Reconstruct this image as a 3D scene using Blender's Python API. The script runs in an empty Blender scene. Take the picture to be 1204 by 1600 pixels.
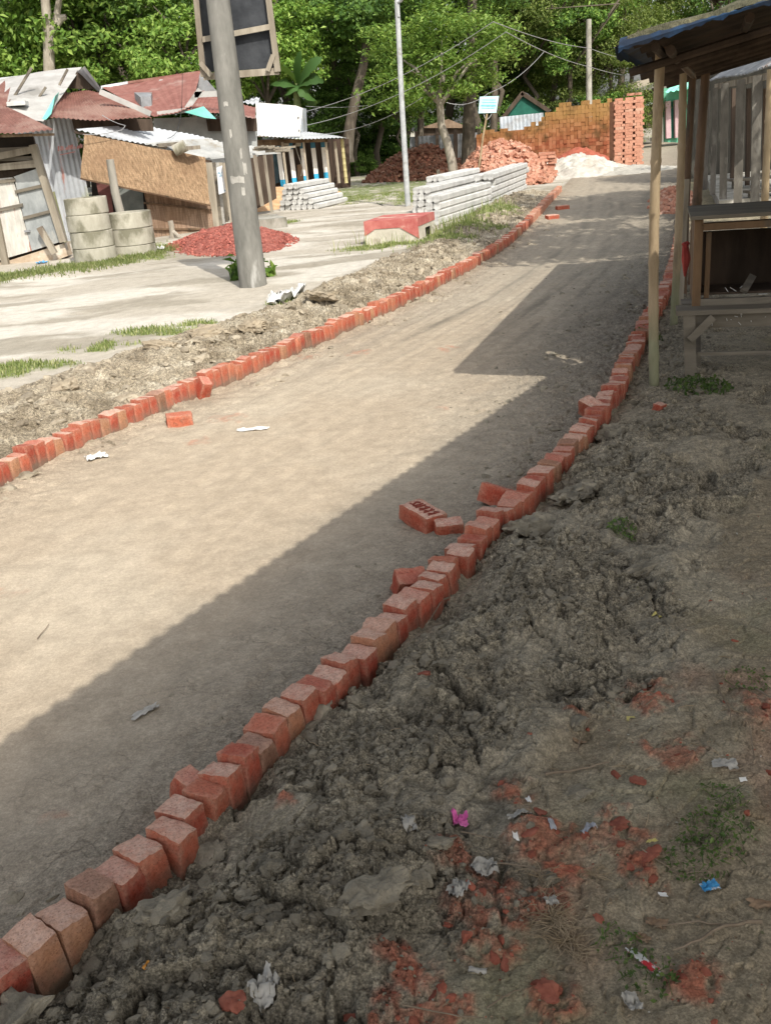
import bpy, bmesh, math, random
import numpy as np
from mathutils import Vector, Matrix, Euler
random.seed(7); RNG = np.random.default_rng(7)
SC = bpy.context.scene
COL = SC.collection

# ------------------------------------------------------------------ camera
F, CX, CY, HC = 1500., 602., 800., 1.6
ROLL, PITCH = math.radians(5), math.atan(590/1500)
FW = Vector((0, math.cos(PITCH), -math.sin(PITCH)))
UP = Vector((0, math.sin(PITCH), math.cos(PITCH)))
RT = Vector((1, 0, 0))
cam = bpy.data.cameras.new('camera'); camo = bpy.data.objects.new('camera', cam); COL.objects.link(camo)
cxv = RT*math.cos(ROLL) - UP*math.sin(ROLL); cyv = RT*math.sin(ROLL) + UP*math.cos(ROLL)
camo.matrix_world = Matrix(((cxv.x, cyv.x, -FW.x, 0), (cxv.y, cyv.y, -FW.y, 0), (cxv.z, cyv.z, -FW.z, HC), (0, 0, 0, 1)))
cam.sensor_fit = 'VERTICAL'; cam.sensor_height = 36; cam.sensor_width = 27; cam.lens = 1500/1600*36
cam.clip_start = .05; cam.clip_end = 3000
SC.camera = camo

def ray(x, y):
    dx, dy = x-CX, y-CY
    a = (dx*math.cos(ROLL) - dy*math.sin(ROLL))/F
    b = (-dx*math.sin(ROLL) - dy*math.cos(ROLL))/F
    return FW + RT*a + UP*b
def g(x, y, z=0.):                       # where a sight line meets a level
    d = ray(x, y); t = (z-HC)/d.z
    return Vector((d.x*t, d.y*t, z))
def at(x, y, Y):                         # where a sight line reaches a depth
    d = ray(x, y); t = Y/d.y
    return Vector((d.x*t, Y, HC+d.z*t))
def onplane(x, y, A, B):                 # on the upright plane through two ground points
    n = Vector((B.y-A.y, A.x-B.x, 0)); d = ray(x, y); o = Vector((0, 0, HC))
    return o + d*((A-o).dot(n)/d.dot(n))

# ------------------------------------------------------------------ noise
PERM = np.random.default_rng(3).permutation(512)
def _h(ix, iy, s=0): return PERM[(PERM[(ix.astype(np.int64)+s*17) & 511] + iy.astype(np.int64)) & 511]
def perlin(x, y, s=0):
    x0 = np.floor(x); y0 = np.floor(y); fx = x-x0; fy = y-y0
    u = fx*fx*fx*(fx*(fx*6-15)+10); v = fy*fy*fy*(fy*(fy*6-15)+10)
    def gr(i, j):
        a = _h(x0+i, y0+j, s)*(2*math.pi/512); return np.cos(a)*(fx-i)+np.sin(a)*(fy-j)
    return ((gr(0, 0)*(1-u)+gr(1, 0)*u)*(1-v)+(gr(0, 1)*(1-u)+gr(1, 1)*u)*v)*1.5
def fbm(x, y, o=4, s=0, gain=.5):
    r = 0; a = 1; f = 1
    for k in range(o): r = r+a*perlin(x*f+k*7.3, y*f-k*3.1, s+k); a *= gain; f *= 2.03
    return r
def worley(x, y, s=0):
    x0 = np.floor(x); y0 = np.floor(y)
    f1 = np.full(x.shape, 9.); f2 = f1.copy(); idv = np.zeros(x.shape); ox = np.zeros(x.shape); oy = np.zeros(x.shape)
    for i in (-1, 0, 1):
        for j in (-1, 0, 1):
            h = _h(x0+i, y0+j, s); h2 = _h(x0+i+91, y0+j+37, s+5)
            ddx = x0+i+h/511.-x; ddy = y0+j+h2/511.-y; d = np.sqrt(ddx*ddx+ddy*ddy)
            m = d < f1
            f2 = np.where(m, f1, np.minimum(f2, d)); f1 = np.where(m, d, f1)
            idv = np.where(m, _h(x0+i+13, y0+j+57, s+9)/511., idv); ox = np.where(m, ddx, ox); oy = np.where(m, ddy, oy)
    return f1, f2, idv, ox, oy
def sm(a, b, x):
    t = np.clip((x-a)/(b-a), 0, 1); return t*t*(3-2*t)

# ------------------------------------------------------------------ tagging
def tag(o, label=None, cat=None, group=None, kind=None):
    if label: o['label'] = label
    if cat: o['category'] = cat
    if group: o['group'] = group
    if kind: o['kind'] = kind
    return o
def thing(name, label, cat, loc=(0, 0, 0), group=None):
    o = bpy.data.objects.new(name, None); COL.objects.link(o); o.location = loc; o.empty_display_size = .2
    return tag(o, label, cat, group)
def link(name, me, mat=None, parent=None, loc=None):
    o = bpy.data.objects.new(name, me); COL.objects.link(o)
    if mat is not None and not me.materials: me.materials.append(mat)
    if parent is not None: o.parent = parent
    if loc is not None: o.location = loc
    return o
def wloc(p):
    v = Vector((0, 0, 0))
    while p is not None: v = v+p.location; p = p.parent
    return v

class MB:
    def __init__(s): s.v = []; s.f = []; s.sm = []
    def add(s, vs, fs, smooth=False):
        o = len(s.v); s.v += [tuple(v) for v in vs]; s.f += [tuple(i+o for i in f) for f in fs]; s.sm += [smooth]*len(fs); return s
    def box(s, c, size, rot=None, jit=0):
        c = Vector(c); hx, hy, hz = size[0]/2, size[1]/2, size[2]/2
        M_ = Euler((0, 0, rot)).to_matrix() if isinstance(rot, (int, float)) else (rot if rot is not None else Matrix.Identity(3))
        vs = [c+M_ @ Vector((x*hx+random.uniform(-jit, jit), y*hy+random.uniform(-jit, jit), z*hz+random.uniform(-jit, jit))) for z in (-1, 1) for y in (-1, 1) for x in (-1, 1)]
        return s.add(vs, [(0, 2, 3, 1), (4, 5, 7, 6), (0, 1, 5, 4), (2, 6, 7, 3), (0, 4, 6, 2), (1, 3, 7, 5)])
    def bar(s, A, B, w, h, up=(0, 0, 1)):
        A = Vector(A); B = Vector(B); d = (B-A).normalized(); u = Vector(up)
        if abs(d.dot(u)) > .98: u = Vector((0, 1, 0))
        x = d.cross(u).normalized(); y = x.cross(d).normalized()
        vs = [P+x*(i*w/2)+y*(j*h/2) for P in (A, B) for i, j in ((-1, -1), (1, -1), (1, 1), (-1, 1))]
        return s.add(vs, [(0, 1, 2, 3), (4, 7, 6, 5), (0, 4, 5, 1), (1, 5, 6, 2), (2, 6, 7, 3), (3, 7, 4, 0)])
    def tube(s, pts, rad, n=8, caps=True, smooth=True):
        pts = [Vector(p) for p in pts]; k = len(pts)
        if not hasattr(rad, '__len__'): rad = [rad]*k
        vs = []; u = None
        for i, p in enumerate(pts):
            d = (pts[min(i+1, k-1)]-pts[max(i-1, 0)]).normalized()
            if u is None:
                u = d.orthogonal().normalized()
            else:
                u = (u-d*u.dot(d)).normalized()
            w = d.cross(u)
            vs += [p+(u*math.cos(a)+w*math.sin(a))*rad[i] for a in [2*math.pi*j/n for j in range(n)]]
        fs = [(i*n+j, i*n+(j+1) % n, (i+1)*n+(j+1) % n, (i+1)*n+j) for i in range(k-1) for j in range(n)]
        s.add(vs, fs, smooth)
        if caps:
            s.add(vs[:n], [tuple(range(n))[::-1]]); s.add(vs[-n:], [tuple(range(n))])
        return s
    def prism(s, poly, t):
        t = Vector(t); n = len(poly); P = [Vector(p) for p in poly]
        vs = P+[p+t for p in P]
        return s.add(vs, [tuple(range(n))[::-1], tuple(range(n, 2*n))]+[(i, (i+1) % n, n+(i+1) % n, n+i) for i in range(n)])
    def corr(s, A, B, C, D, pitch=.08, amp=.012, rows=4, sag=0., wob=0., seed=0):   # A-B carries the waves, D-C lies opposite
        A, B, C, D = map(Vector, (A, B, C, D)); n = max(4, int((B-A).length/pitch*4)); n = min(n, 420)
        nm = (B-A).cross(D-A).normalized(); rr = random.Random(seed)
        ph = rr.uniform(0, 6)
        vs = []
        for j in range(rows+1):
            v = j/rows
            for i in range(n+1):
                u = i/n; p = (A*(1-u)+B*u)*(1-v)+(D*(1-u)+C*u)*v
                p = p+nm*(amp*math.sin(i*math.pi/2)+wob*math.sin(u*7+ph+v*2)+sag*math.sin(v*math.pi))
                if j in (0, rows) and wob: p = p+(D-A).normalized()*rr.uniform(-.3, .3)*wob
                vs.append(p)
        fs = [(j*(n+1)+i, j*(n+1)+i+1, (j+1)*(n+1)+i+1, (j+1)*(n+1)+i) for j in range(rows) for i in range(n)]
        return s.add(vs, fs, False)
    def lathe(s, c, prof, n=24):
        c = Vector(c); k = len(prof)
        vs = [c+Vector((r*math.cos(2*math.pi*j/n), r*math.sin(2*math.pi*j/n), z)) for r, z in prof for j in range(n)]
        return s.add(vs, [(i*n+j, i*n+(j+1) % n, (i+1)*n+(j+1) % n, (i+1)*n+j) for i in range(k-1) for j in range(n)], True)
    def build(s, name, mat, parent=None, loc=None):
        off = wloc(parent) if parent is not None else Vector((0, 0, 0))
        if parent is None and loc is not None: off = Vector(loc)
        me = bpy.data.meshes.new(name); me.from_pydata([(v[0]-off.x, v[1]-off.y, v[2]-off.z) for v in s.v], [], s.f)
        me.polygons.foreach_set('use_smooth', s.sm); me.update()
        if any(s.sm):
            try: me.set_sharp_from_angle(angle=math.radians(40))
            except Exception: pass
        o = link(name, me, mat, parent)
        if parent is None and loc is not None: o.location = loc
        return o
def np_mesh(name, V, Fq, smooth=True):
    me = bpy.data.meshes.new(name); V = np.asarray(V, np.float32); Fq = np.asarray(Fq, np.int32); k = Fq.shape[1]
    me.vertices.add(len(V)); me.vertices.foreach_set('co', V.ravel())
    me.loops.add(Fq.size); me.loops.foreach_set('vertex_index', Fq.ravel())
    me.polygons.add(len(Fq)); me.polygons.foreach_set('loop_start', np.arange(0, Fq.size, k, dtype=np.int32))
    try: me.polygons.foreach_set('loop_total', np.full(len(Fq), k, np.int32))
    except Exception: pass
    me.polygons.foreach_set('use_smooth', np.full(len(Fq), smooth)); me.update(calc_edges=True); me.validate()
    return me

# ------------------------------------------------------------------ materials
class NT:
    def __init__(s, name):
        s.m = bpy.data.materials.new(name); s.m.use_nodes = True; s.t = s.m.node_tree; s.n = s.t.nodes
        s.b = s.n['Principled BSDF']; s.out = s.n['Material Output']
    def N(s, t, **k):
        n = s.n.new(t)
        for a, b in k.items(): setattr(n, a, b)
        return n
    def L(s, a, b): s.t.links.new(a, b)
    def coord(s, stretch=(1, 1, 1), kind='Object'):
        c = s.N('ShaderNodeTexCoord'); mp = s.N('ShaderNodeMapping'); mp.inputs['Scale'].default_value = stretch
        s.L(c.outputs[kind], mp.inputs[0]); return mp.outputs[0]
    def noise(s, co, scale, detail=6, rough=.6):
        n = s.N('ShaderNodeTexNoise'); n.inputs['Scale'].default_value = scale; n.inputs['Detail'].default_value = detail; n.inputs['Roughness'].default_value = rough
        s.L(co, n.inputs['Vector']); return n.outputs['Fac']
    def ramp(s, fac, stops):
        r = s.N('ShaderNodeValToRGB'); e = r.color_ramp.elements
        e[0].position, e[0].color = stops[0][0], (*stops[0][1], 1); e[1].position, e[1].color = stops[-1][0], (*stops[-1][1], 1)
        for p, c in stops[1:-1]: x = e.new(p); x.color = (*c, 1)
        s.L(fac, r.inputs[0]); return r.outputs[0]
    def mix(s, fac, a, b, mode='MIX'):
        m = s.N('ShaderNodeMix', data_type='RGBA', blend_type=mode)
        for inp, val in ((m.inputs[0], fac), (m.inputs[6], a), (m.inputs[7], b)):
            if hasattr(val, 'is_linked') or hasattr(val, 'links'): s.L(val, inp)
            elif isinstance(val, (int, float)): inp.default_value = val
            else: inp.default_value = (*val, 1)
        return m.outputs[2]
    def math(s, op, a, b=0.):
        m = s.N('ShaderNodeMath', operation=op)
        for i, val in ((0, a), (1, b)):
            if isinstance(val, (int, float)): m.inputs[i].default_value = val
            else: s.L(val, m.inputs[i])
        return m.outputs[0]
    def bump(s, h, strength, dist=.01, prev=None):
        b = s.N('ShaderNodeBump'); b.inputs['Strength'].default_value = strength; b.inputs['Distance'].default_value = dist
        s.L(h, b.inputs['Height'])
        if prev is not None: s.L(prev, b.inputs['Normal'])
        return b.outputs[0]
    def hsv(s, col, val):
        h = s.N('ShaderNodeHueSaturation'); s.L(col, h.inputs['Color']); s.L(val, h.inputs['Value']); return h.outputs[0]
    def rnd(s, island):
        return s.N('ShaderNodeNewGeometry').outputs['Random Per Island'] if island else s.N('ShaderNodeObjectInfo').outputs['Random']
    def fin(s, col, rough=.85, spec=.25, normal=None):
        if not isinstance(col, tuple): s.L(col, s.b.inputs['Base Color'])
        else: s.b.inputs['Base Color'].default_value = (*col, 1)
        s.b.inputs['Roughness'].default_value = rough; s.b.inputs['Specular IOR Level'].default_value = spec
        if normal is not None: s.L(normal, s.b.inputs['Normal'])
        return s.m

def M(name, c1, c2, scale=6, rough=.85, bump=.4, bscale=40, dist=.006, c3=None, s3=1.5, t3=(.55, .65), rnd=0., island=False, stretch=(1, 1, 1), spec=.25, detail=6, metal=0.):
    t = NT(name); co = t.coord(stretch)
    col = t.ramp(t.noise(co, scale, detail, .65), [(.36, c1), (.64, c2)])
    if c3 is not None:
        f = t.ramp(t.noise(co, s3, 5, .6), [(t3[0], (0, 0, 0)), (t3[1], (1, 1, 1))]); col = t.mix(f, col, c3)
    if rnd:
        v = t.math('MULTIPLY_ADD', t.rnd(island), rnd*2); v.node.inputs[2].default_value = 1-rnd; col = t.hsv(col, v)
    t.b.inputs['Metallic'].default_value = metal
    return t.fin(col, rough, spec, t.bump(t.noise(co, bscale, 5), bump, dist))

def brick_mat(name, island, shade_mix=0., mudfoot=True, PAL=[(0, (.30, .050, .030)), (.2, (.42, .082, .046)), (.4, (.46, .13, .072)), (.6, (.34, .055, .033)), (.8, (.44, .10, .056)), (.93, (.44, .22, .12)), (1, (.19, .095, .06))]):
    t = NT(name); co = t.coord(); r = t.rnd(island)
    base = t.ramp(r, PAL)
    n = t.noise(co, 14, 6, .7)
    base = t.mix(t.ramp(n, [(.46, (0, 0, 0)), (.70, (.55, .55, .55))]), base, (.44, .19, .125))
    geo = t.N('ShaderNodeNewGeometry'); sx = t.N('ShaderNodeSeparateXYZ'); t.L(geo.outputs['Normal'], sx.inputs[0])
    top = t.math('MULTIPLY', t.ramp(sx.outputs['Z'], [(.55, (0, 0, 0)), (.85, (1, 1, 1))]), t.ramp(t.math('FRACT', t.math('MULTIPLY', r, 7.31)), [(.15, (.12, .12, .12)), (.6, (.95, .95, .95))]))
    base = t.mix(t.math('MULTIPLY', top, t.ramp(t.noise(co, 30, 5, .7), [(.3, (.35, .35, .35)), (.55, (1, 1, 1))])), base, (.62, .42, .33))  # dusty pale tops, lightened further in place of blocked light from above
    base = t.mix(t.ramp(t.noise(co, 9, 6, .7), [(.56, (0, 0, 0)), (.7, (.8, .8, .8))]), base, (.17, .045, .03))
    base = t.mix(t.ramp(t.noise(co, 5, 6, .7), [(.60, (0, 0, 0)), (.72, (.7, .7, .7))]), base, (.24, .20, .15))
    pt = t.ramp(geo.outputs['Pointiness'], [(.50, (0, 0, 0)), (.58, (.7, .7, .7))]); base = t.mix(t.math('MULTIPLY', pt, t.ramp(t.noise(co, 40, 4), [(.35, (.2, .2, .2)), (.65, (1, 1, 1))])), base, (.50, .30, .21))
    base = t.mix(1., base, t.ramp(t.noise(co, 110, 6, .75), [(.28, (.52, .5, .5)), (.5, (1, 1, 1)), (.75, (1.25, 1.25, 1.25))]), 'MULTIPLY')
    vs_ = t.N('ShaderNodeTexVoronoi'); vs_.inputs['Scale'].default_value = 120; t.L(co, vs_.inputs['Vector'])
    base = t.mix(t.math('MULTIPLY', t.math('LESS_THAN', vs_.outputs['Distance'], .17), .6), base, (.13, .045, .03))
    oc_ = t.coord(); so_ = t.N('ShaderNodeSeparateXYZ'); t.L(oc_, so_.inputs[0])
    if mudfoot and not island: base = t.mix(t.ramp(t.math('ADD', so_.outputs['Z'], t.math('MULTIPLY', t.noise(co, 18, 5), .12)), [(.065, (.8, .8, .8)), (.125, (0, 0, 0))]), base, (.19, .16, .12))
    if shade_mix: base = t.mix(shade_mix, base, (.07, .045, .03))  # mixes shade into the brick colour
    nb = t.bump(t.noise(co, 140, 5, .7), .9, .004); nb = t.bump(t.noise(co, 26, 5, .7), .8, .010, nb)
    return t.fin(base, .9, .15, nb)

def leaf_mat(name, c1, c2, c3, trans=.35):
    t = NT(name); r = t.rnd(True); o = t.rnd(False)
    col = t.ramp(r, [(0, c1), (.55, c2), (1, c3)])
    v = t.math('MULTIPLY_ADD', o, .5); v.node.inputs[2].default_value = .75
    col = t.hsv(col, v); t.fin(col, .55, .3)
    tr = t.N('ShaderNodeBsdfTranslucent'); t.L(t.mix(.5, col, (.26, .36, .035)), tr.inputs[0])
    ms = t.N('ShaderNodeMixShader'); ms.inputs[0].default_value = trans
    t.L(t.b.outputs[0], ms.inputs[1]); t.L(tr.outputs[0], ms.inputs[2]); t.L(ms.outputs[0], t.out.inputs[0])
    return t.m

def earth_mat():
    t = NT('earth'); a = t.N('ShaderNodeAttribute', attribute_name='Col'); co = t.coord()
    rg = t.N('ShaderNodeAttribute', attribute_name='surf'); sp = t.N('ShaderNodeSeparateColor'); t.L(rg.outputs['Color'], sp.inputs[0])
    n1 = t.noise(co, 55, 8, .72); n2 = t.noise(co, 7, 6, .65)
    m = t.mix(1., t.ramp(n1, [(.36, (.42, .42, .42)), (.5, (1, 1, 1)), (.64, (1.5, 1.5, 1.5))]), t.ramp(t.noise(co, 170, 4, .7), [(.38, (.5, .5, .5)), (.5, (1, 1, 1)), (.62, (1.45, 1.45, 1.45))]), 'MULTIPLY')  # noise paints crevice shade into the earth colour
    vc = t.N('ShaderNodeTexVoronoi', feature='DISTANCE_TO_EDGE'); vc.inputs['Scale'].default_value = 48; ad2 = t.N('ShaderNodeMixRGB', blend_type='ADD'); ad2.inputs[0].default_value = .05; t.L(co, ad2.inputs[1]); nz2 = t.N('ShaderNodeTexNoise'); nz2.inputs['Scale'].default_value = 30; nz2.inputs['Detail'].default_value = 5; t.L(co, nz2.inputs['Vector']); t.L(nz2.outputs['Color'], ad2.inputs[2]); t.L(ad2.outputs[0], vc.inputs['Vector'])
    m = t.mix(t.math('MULTIPLY', sp.outputs[0], t.ramp(t.noise(co, 6, 3), [(.45, (0, 0, 0)), (.6, (.8, .8, .8))])), m, t.ramp(vc.outputs['Distance'], [(0, (.45, .45, .45)), (.06, (1, 1, 1))]), 'MULTIPLY')  # cell edges darkened as painted shade between crumbs
    fm = t.math('MULTIPLY_ADD', sp.outputs[0], .85); fm.node.inputs[2].default_value = .10; col = t.mix(fm, a.outputs['Color'], m, 'MULTIPLY')
    col = t.mix(.6, col, t.ramp(n2, [(.3, (.82, .81, .79)), (.7, (1.15, 1.15, 1.15))]), 'MULTIPLY')
    # small pale and red grit
    vo = t.N('ShaderNodeTexVoronoi'); vo.inputs['Scale'].default_value = 70; t.L(co, vo.inputs['Vector'])
    dot = t.math('MULTIPLY', t.math('LESS_THAN', vo.outputs['Distance'], .12), t.math('GREATER_THAN', t.noise(co, 33, 2), .62))
    col = t.mix(t.math('MULTIPLY', dot, .55), col, (.42, .34, .26))
    # bump: fine grain + crumbs, stronger where the surface is loose
    nb = t.bump(n1, .5, .010); t.L(fm, nb.node.inputs['Strength'])
    b2 = t.N('ShaderNodeBump'); b2.inputs['Distance'].default_value = .016; t.L(t.noise(co, 24, 8, .75), b2.inputs['Height']); t.L(nb, b2.inputs['Normal'])
    t.L(t.math('MULTIPLY', sp.outputs[0], .95), b2.inputs['Strength'])
    # drying cracks on the shaded silt
    wv = t.N('ShaderNodeTexVoronoi', feature='DISTANCE_TO_EDGE'); wv.inputs['Scale'].default_value = 9
    ad = t.N('ShaderNodeMixRGB', blend_type='ADD'); ad.inputs[0].default_value = .16; t.L(co, ad.inputs[1])
    nz = t.N('ShaderNodeTexNoise'); nz.inputs['Scale'].default_value = 9; nz.inputs['Detail'].default_value = 5; t.L(co, nz.inputs['Vector']); t.L(nz.outputs['Color'], ad.inputs[2])
    t.L(ad.outputs[0], wv.inputs['Vector'])
    cr = t.math('MULTIPLY', t.math('SUBTRACT', 1., t.math('MINIMUM', t.math('MULTIPLY', wv.outputs['Distance'], 22.), 1.)), sp.outputs[1])
    cr = t.math('MULTIPLY', cr, t.ramp(t.noise(co, 3.3, 4), [(.46, (0, 0, 0)), (.62, (1, 1, 1))]))
    nb2 = t.bump(t.math('MULTIPLY', cr, -1.), .55, .010, b2.outputs[0])
    col = t.mix(t.math('MULTIPLY', cr, .28), col, (.09, .075, .055))
    return t.fin(col, .93, .12, nb2)

EARTH = earth_mat()
BRICK = brick_mat('kerb_brick', False); BRICKL = brick_mat('loose_brick', False, 0., False); BRICKI = brick_mat('stacked_brick', True, 0., True, [(0, (.36, .12, .075)), (.3, (.46, .185, .12)), (.6, (.52, .25, .17)), (.85, (.40, .14, .085)), (1, (.55, .33, .24))]); BRICKD = brick_mat('shaded_brick', True, .55)  # BRICKD is a darker copy with the shade of its heap painted in
CLOD = M('clay_clod', (.17, .15, .113), (.32, .283, .212), 16, .95, 1., 70, .012, c3=(.15, .132, .10), s3=4, rnd=.2, island=True)
CLODL = M('dry_clod', (.19, .155, .11), (.38, .33, .25), 9, .95, .7, 60, .008, rnd=.25, island=True)
POLEC = M('pole_concrete', (.14, .137, .122), (.235, .228, .205), 7, .9, .5, 60, .004, c3=(.42, .415, .39), s3=3.2, t3=(.60, .68), stretch=(1, 1, .3))
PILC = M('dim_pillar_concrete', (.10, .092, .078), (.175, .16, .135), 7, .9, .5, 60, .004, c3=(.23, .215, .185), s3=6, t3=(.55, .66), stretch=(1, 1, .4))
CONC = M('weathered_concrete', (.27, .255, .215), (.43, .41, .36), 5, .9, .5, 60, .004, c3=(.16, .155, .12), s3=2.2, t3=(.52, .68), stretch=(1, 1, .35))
CONCY = M('ring_concrete', (.33, .31, .25), (.47, .445, .37), 5, .92, .6, 40, .006, c3=(.19, .18, .13), s3=2.6, t3=(.5, .62), stretch=(1, 1, .6))
WHITEC = M('white_post_concrete', (.43, .425, .405), (.60, .595, .57), 3, .85, .3, 50, .004, c3=(.36, .35, .32), s3=2.5, t3=(.6, .7), rnd=.1)
RUST = M('rusty_tin', (.16, .072, .055), (.245, .118, .092), 4, .7, .3, 30, .004, c3=(.29, .18, .145), s3=1.1, t3=(.5, .62), stretch=(1, 1, 1))
RUST2 = M('red_rusty_tin', (.21, .085, .068), (.29, .135, .11), 4, .7, .3, 30, .004, c3=(.33, .21, .18), s3=.9, t3=(.56, .66))
TIN = M('galvanised_tin', (.36, .40, .45), (.52, .56, .60), 3, .55, .25, 30, .004, c3=(.27, .26, .25), s3=1.4, t3=(.52, .66), spec=.4)
TINW = M('bright_tin', (.46, .48, .50), (.62, .64, .66), 2.2, .5, .25, 30, .004, c3=(.36, .37, .38), s3=1.2, t3=(.5, .65), spec=.4)
TINDK = M('old_grey_tin', (.17, .175, .18), (.30, .31, .32), 3, .6, .25, 30, .004, c3=(.22, .13, .09), s3=1.2, t3=(.58, .68), spec=.35)
TARP = M('grey_sheeting', (.33, .32, .30), (.45, .44, .42), 2.5, .8, .3, 18, .01, c3=(.25, .24, .22), s3=1.2)
TARPB = M('blue_tarpaulin', (.012, .032, .075), (.03, .08, .165), 5, .5, .5, 18, .01, c3=(.02, .03, .05), s3=3, t3=(.5, .6))
TARPT = M('turquoise_tarpaulin', (.16, .52, .44), (.25, .62, .55), 4, .5, .4, 18, .01)
WOOD = M('old_brown_wood', (.10, .065, .04), (.21, .145, .09), 5, .85, .5, 50, .004, stretch=(1, 1, .12), rnd=.15, c3=(.26, .2, .14), s3=2.5)
WOODP = M('pale_weathered_wood', (.22, .19, .145), (.37, .33, .265), 5, .85, .5, 50, .004, stretch=(1, 1, .15), rnd=.12, c3=(.16, .13, .10), s3=3)
WOODG = M('grey_table_wood', (.125, .108, .082), (.245, .215, .17), 6, .8, .5, 50, .004, stretch=(.15, 1, 1), c3=(.09, .08, .068), s3=4)
WOODO = M('orange_brown_wood', (.115, .07, .038), (.21, .13, .07), 5, .7, .4, 50, .004, stretch=(1, 1, .2), c3=(.10, .085, .065), s3=3)
WOODD = M('dark_plank', (.045, .032, .023), (.095, .068, .05), 6, .85, .5, 40, .004, stretch=(1, 1, .2))
DARK = M('dark_interior', (.018, .015, .012), (.04, .033, .027), 3, .95, .2, 20)  # near-black colour stands in for the shade inside openings
BAMB = M('bamboo_pole', (.29, .215, .125), (.43, .335, .21), 8, .6, .35, 60, .003, stretch=(1, 1, .25), c3=(.17, .12, .075), s3=7, t3=(.55, .68))
BAMBD = M('dark_bamboo_pole', (.10, .062, .038), (.18, .115, .07), 8, .6, .35, 60, .003, stretch=(1, 1, .25), c3=(.06, .045, .03), s3=6)
BAMBG = M('green_bamboo_pole', (.19, .20, .11), (.30, .30, .18), 8, .6, .35, 60, .003, stretch=(1, 1, .25))
STEEL = M('galvanised_pole', (.34, .355, .36), (.48, .495, .49), 6, .45, .2, 40, .002, spec=.5, c3=(.28, .27, .25), s3=4)
BARK = M('tree_bark', (.065, .052, .04), (.15, .125, .095), 6, .95, .8, 22, .02, stretch=(1, 1, .35), c3=(.18, .165, .135), s3=1.5)
BARKP = M('pale_bark', (.24, .21, .165), (.40, .36, .30), 5, .95, .6, 22, .02, stretch=(1, 1, .35), c3=(.15, .12, .09), s3=2)
WHITEP = M('white_paint', (.68, .68, .66), (.78, .78, .76), 4, .6, .15, 40, .002)
BLUEP = M('sky_blue_paint', (.03, .34, .60), (.05, .42, .68), 5, .55, .15, 40, .002)
TEALP = M('dark_blue_paint', (.03, .14, .24), (.06, .20, .32), 5, .6, .15, 40, .002)
REDP = M('faded_red_paint', (.40, .10, .09), (.52, .19, .16), 6, .8, .3, 40, .003, c3=(.56, .42, .34), s3=3, t3=(.55, .66))
BLACKC = M('dark_signboard_cloth', (.026, .029, .034), (.05, .054, .06), 5, .7, .35, 9, .02)
WIRE = M('wire_sheath', (.25, .25, .25), (.35, .35, .35), 4, .6)
WIRED = M('dark_wire', (.02, .02, .02), (.04, .04, .04), 4, .6)
SANDW = M('white_sand', (.44, .415, .36), (.60, .57, .51), 6, .95, .8, 22, .03, c3=(.42, .38, .32), s3=2)
SANDO = M('orange_sand', (.48, .29, .15), (.62, .41, .24), 6, .95, .6, 22, .02)
REDCH = M('brick_chips', (.27, .075, .058), (.44, .16, .125), 20, .95, 1., 34, .02, rnd=.35, island=True)
REDDU = M('red_brick_dust', (.28, .075, .045), (.40, .125, .08), 8, .95, .6, 22, .02)
GREENP = M('dark_green_paint', (.012, .085, .06), (.02, .13, .09), 3, .7, .2, 20, c3=(.04, .2, .14), s3=.8)
LEAF = [leaf_mat('broad_leaf', (.038, .085, .017), (.095, .19, .032), (.26, .38, .08)),
        leaf_mat('dark_leaf', (.026, .064, .015), (.07, .15, .028), (.18, .30, .06)),
        leaf_mat('bright_leaf', (.07, .145, .022), (.16, .28, .045), (.32, .44, .10)),
        leaf_mat('olive_leaf', (.055, .085, .016), (.13, .18, .038), (.27, .32, .09))]
GRASS = leaf_mat('grass_blade', (.12, .16, .045), (.22, .27, .085), (.42, .41, .20), .3)
GRASSD = leaf_mat('weed_leaf', (.035, .075, .018), (.075, .13, .03), (.14, .19, .055), .25)
STRAW = M('dry_straw', (.22, .165, .10), (.38, .30, .2), 20, .9, .2, 60, rnd=.25, island=True)
TWIG = M('dry_twig', (.15, .115, .08), (.27, .215, .155), 12, .9, .4, 60)

# ------------------------------------------------------------------ ground
LP = np.array([(-2.02, 4.82), (-1.83, 5.36), (-1.66, 5.69), (-1.45, 6.05), (-1.06, 6.74), (-.46, 7.84), (.13, 8.98), (.56, 9.86), (1.50, 12.10), (2.2, 14.1), (3.01, 16.98), (3.82, 20.02), (4.70, 23.22)])
RP = np.array([(-.82, 1.56), (-.74, 1.66), (-.66, 1.77), (-.58, 1.89), (-.51, 2.02), (-.45, 2.14), (-.385, 2.27), (-.31, 2.40), (-.2, 2.57), (-.105, 2.72), (-.01, 2.87), (.09, 3.01), (.2, 3.21), (.315, 3.45), (.43, 3.65), (.56, 3.85), (.75, 4.18), (.96, 4.57), (1.15, 4.96), (1.36, 5.42), (1.57, 5.93), (1.77, 6.45), (1.97, 6.97), (2.19, 7.53), (2.71, 8.76), (3.71, 11.54), (5.37, 16.59)])
def extend(P, a, b):
    d0 = (P[0]-P[1])/np.linalg.norm(P[0]-P[1]); d1 = (P[-1]-P[-2])/np.linalg.norm(P[-1]-P[-2])
    return np.vstack([P[0]+d0*a, P, P[-1]+d1*b])
LX, RX = extend(LP, 12, 400), extend(RP, 8, 400)
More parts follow.
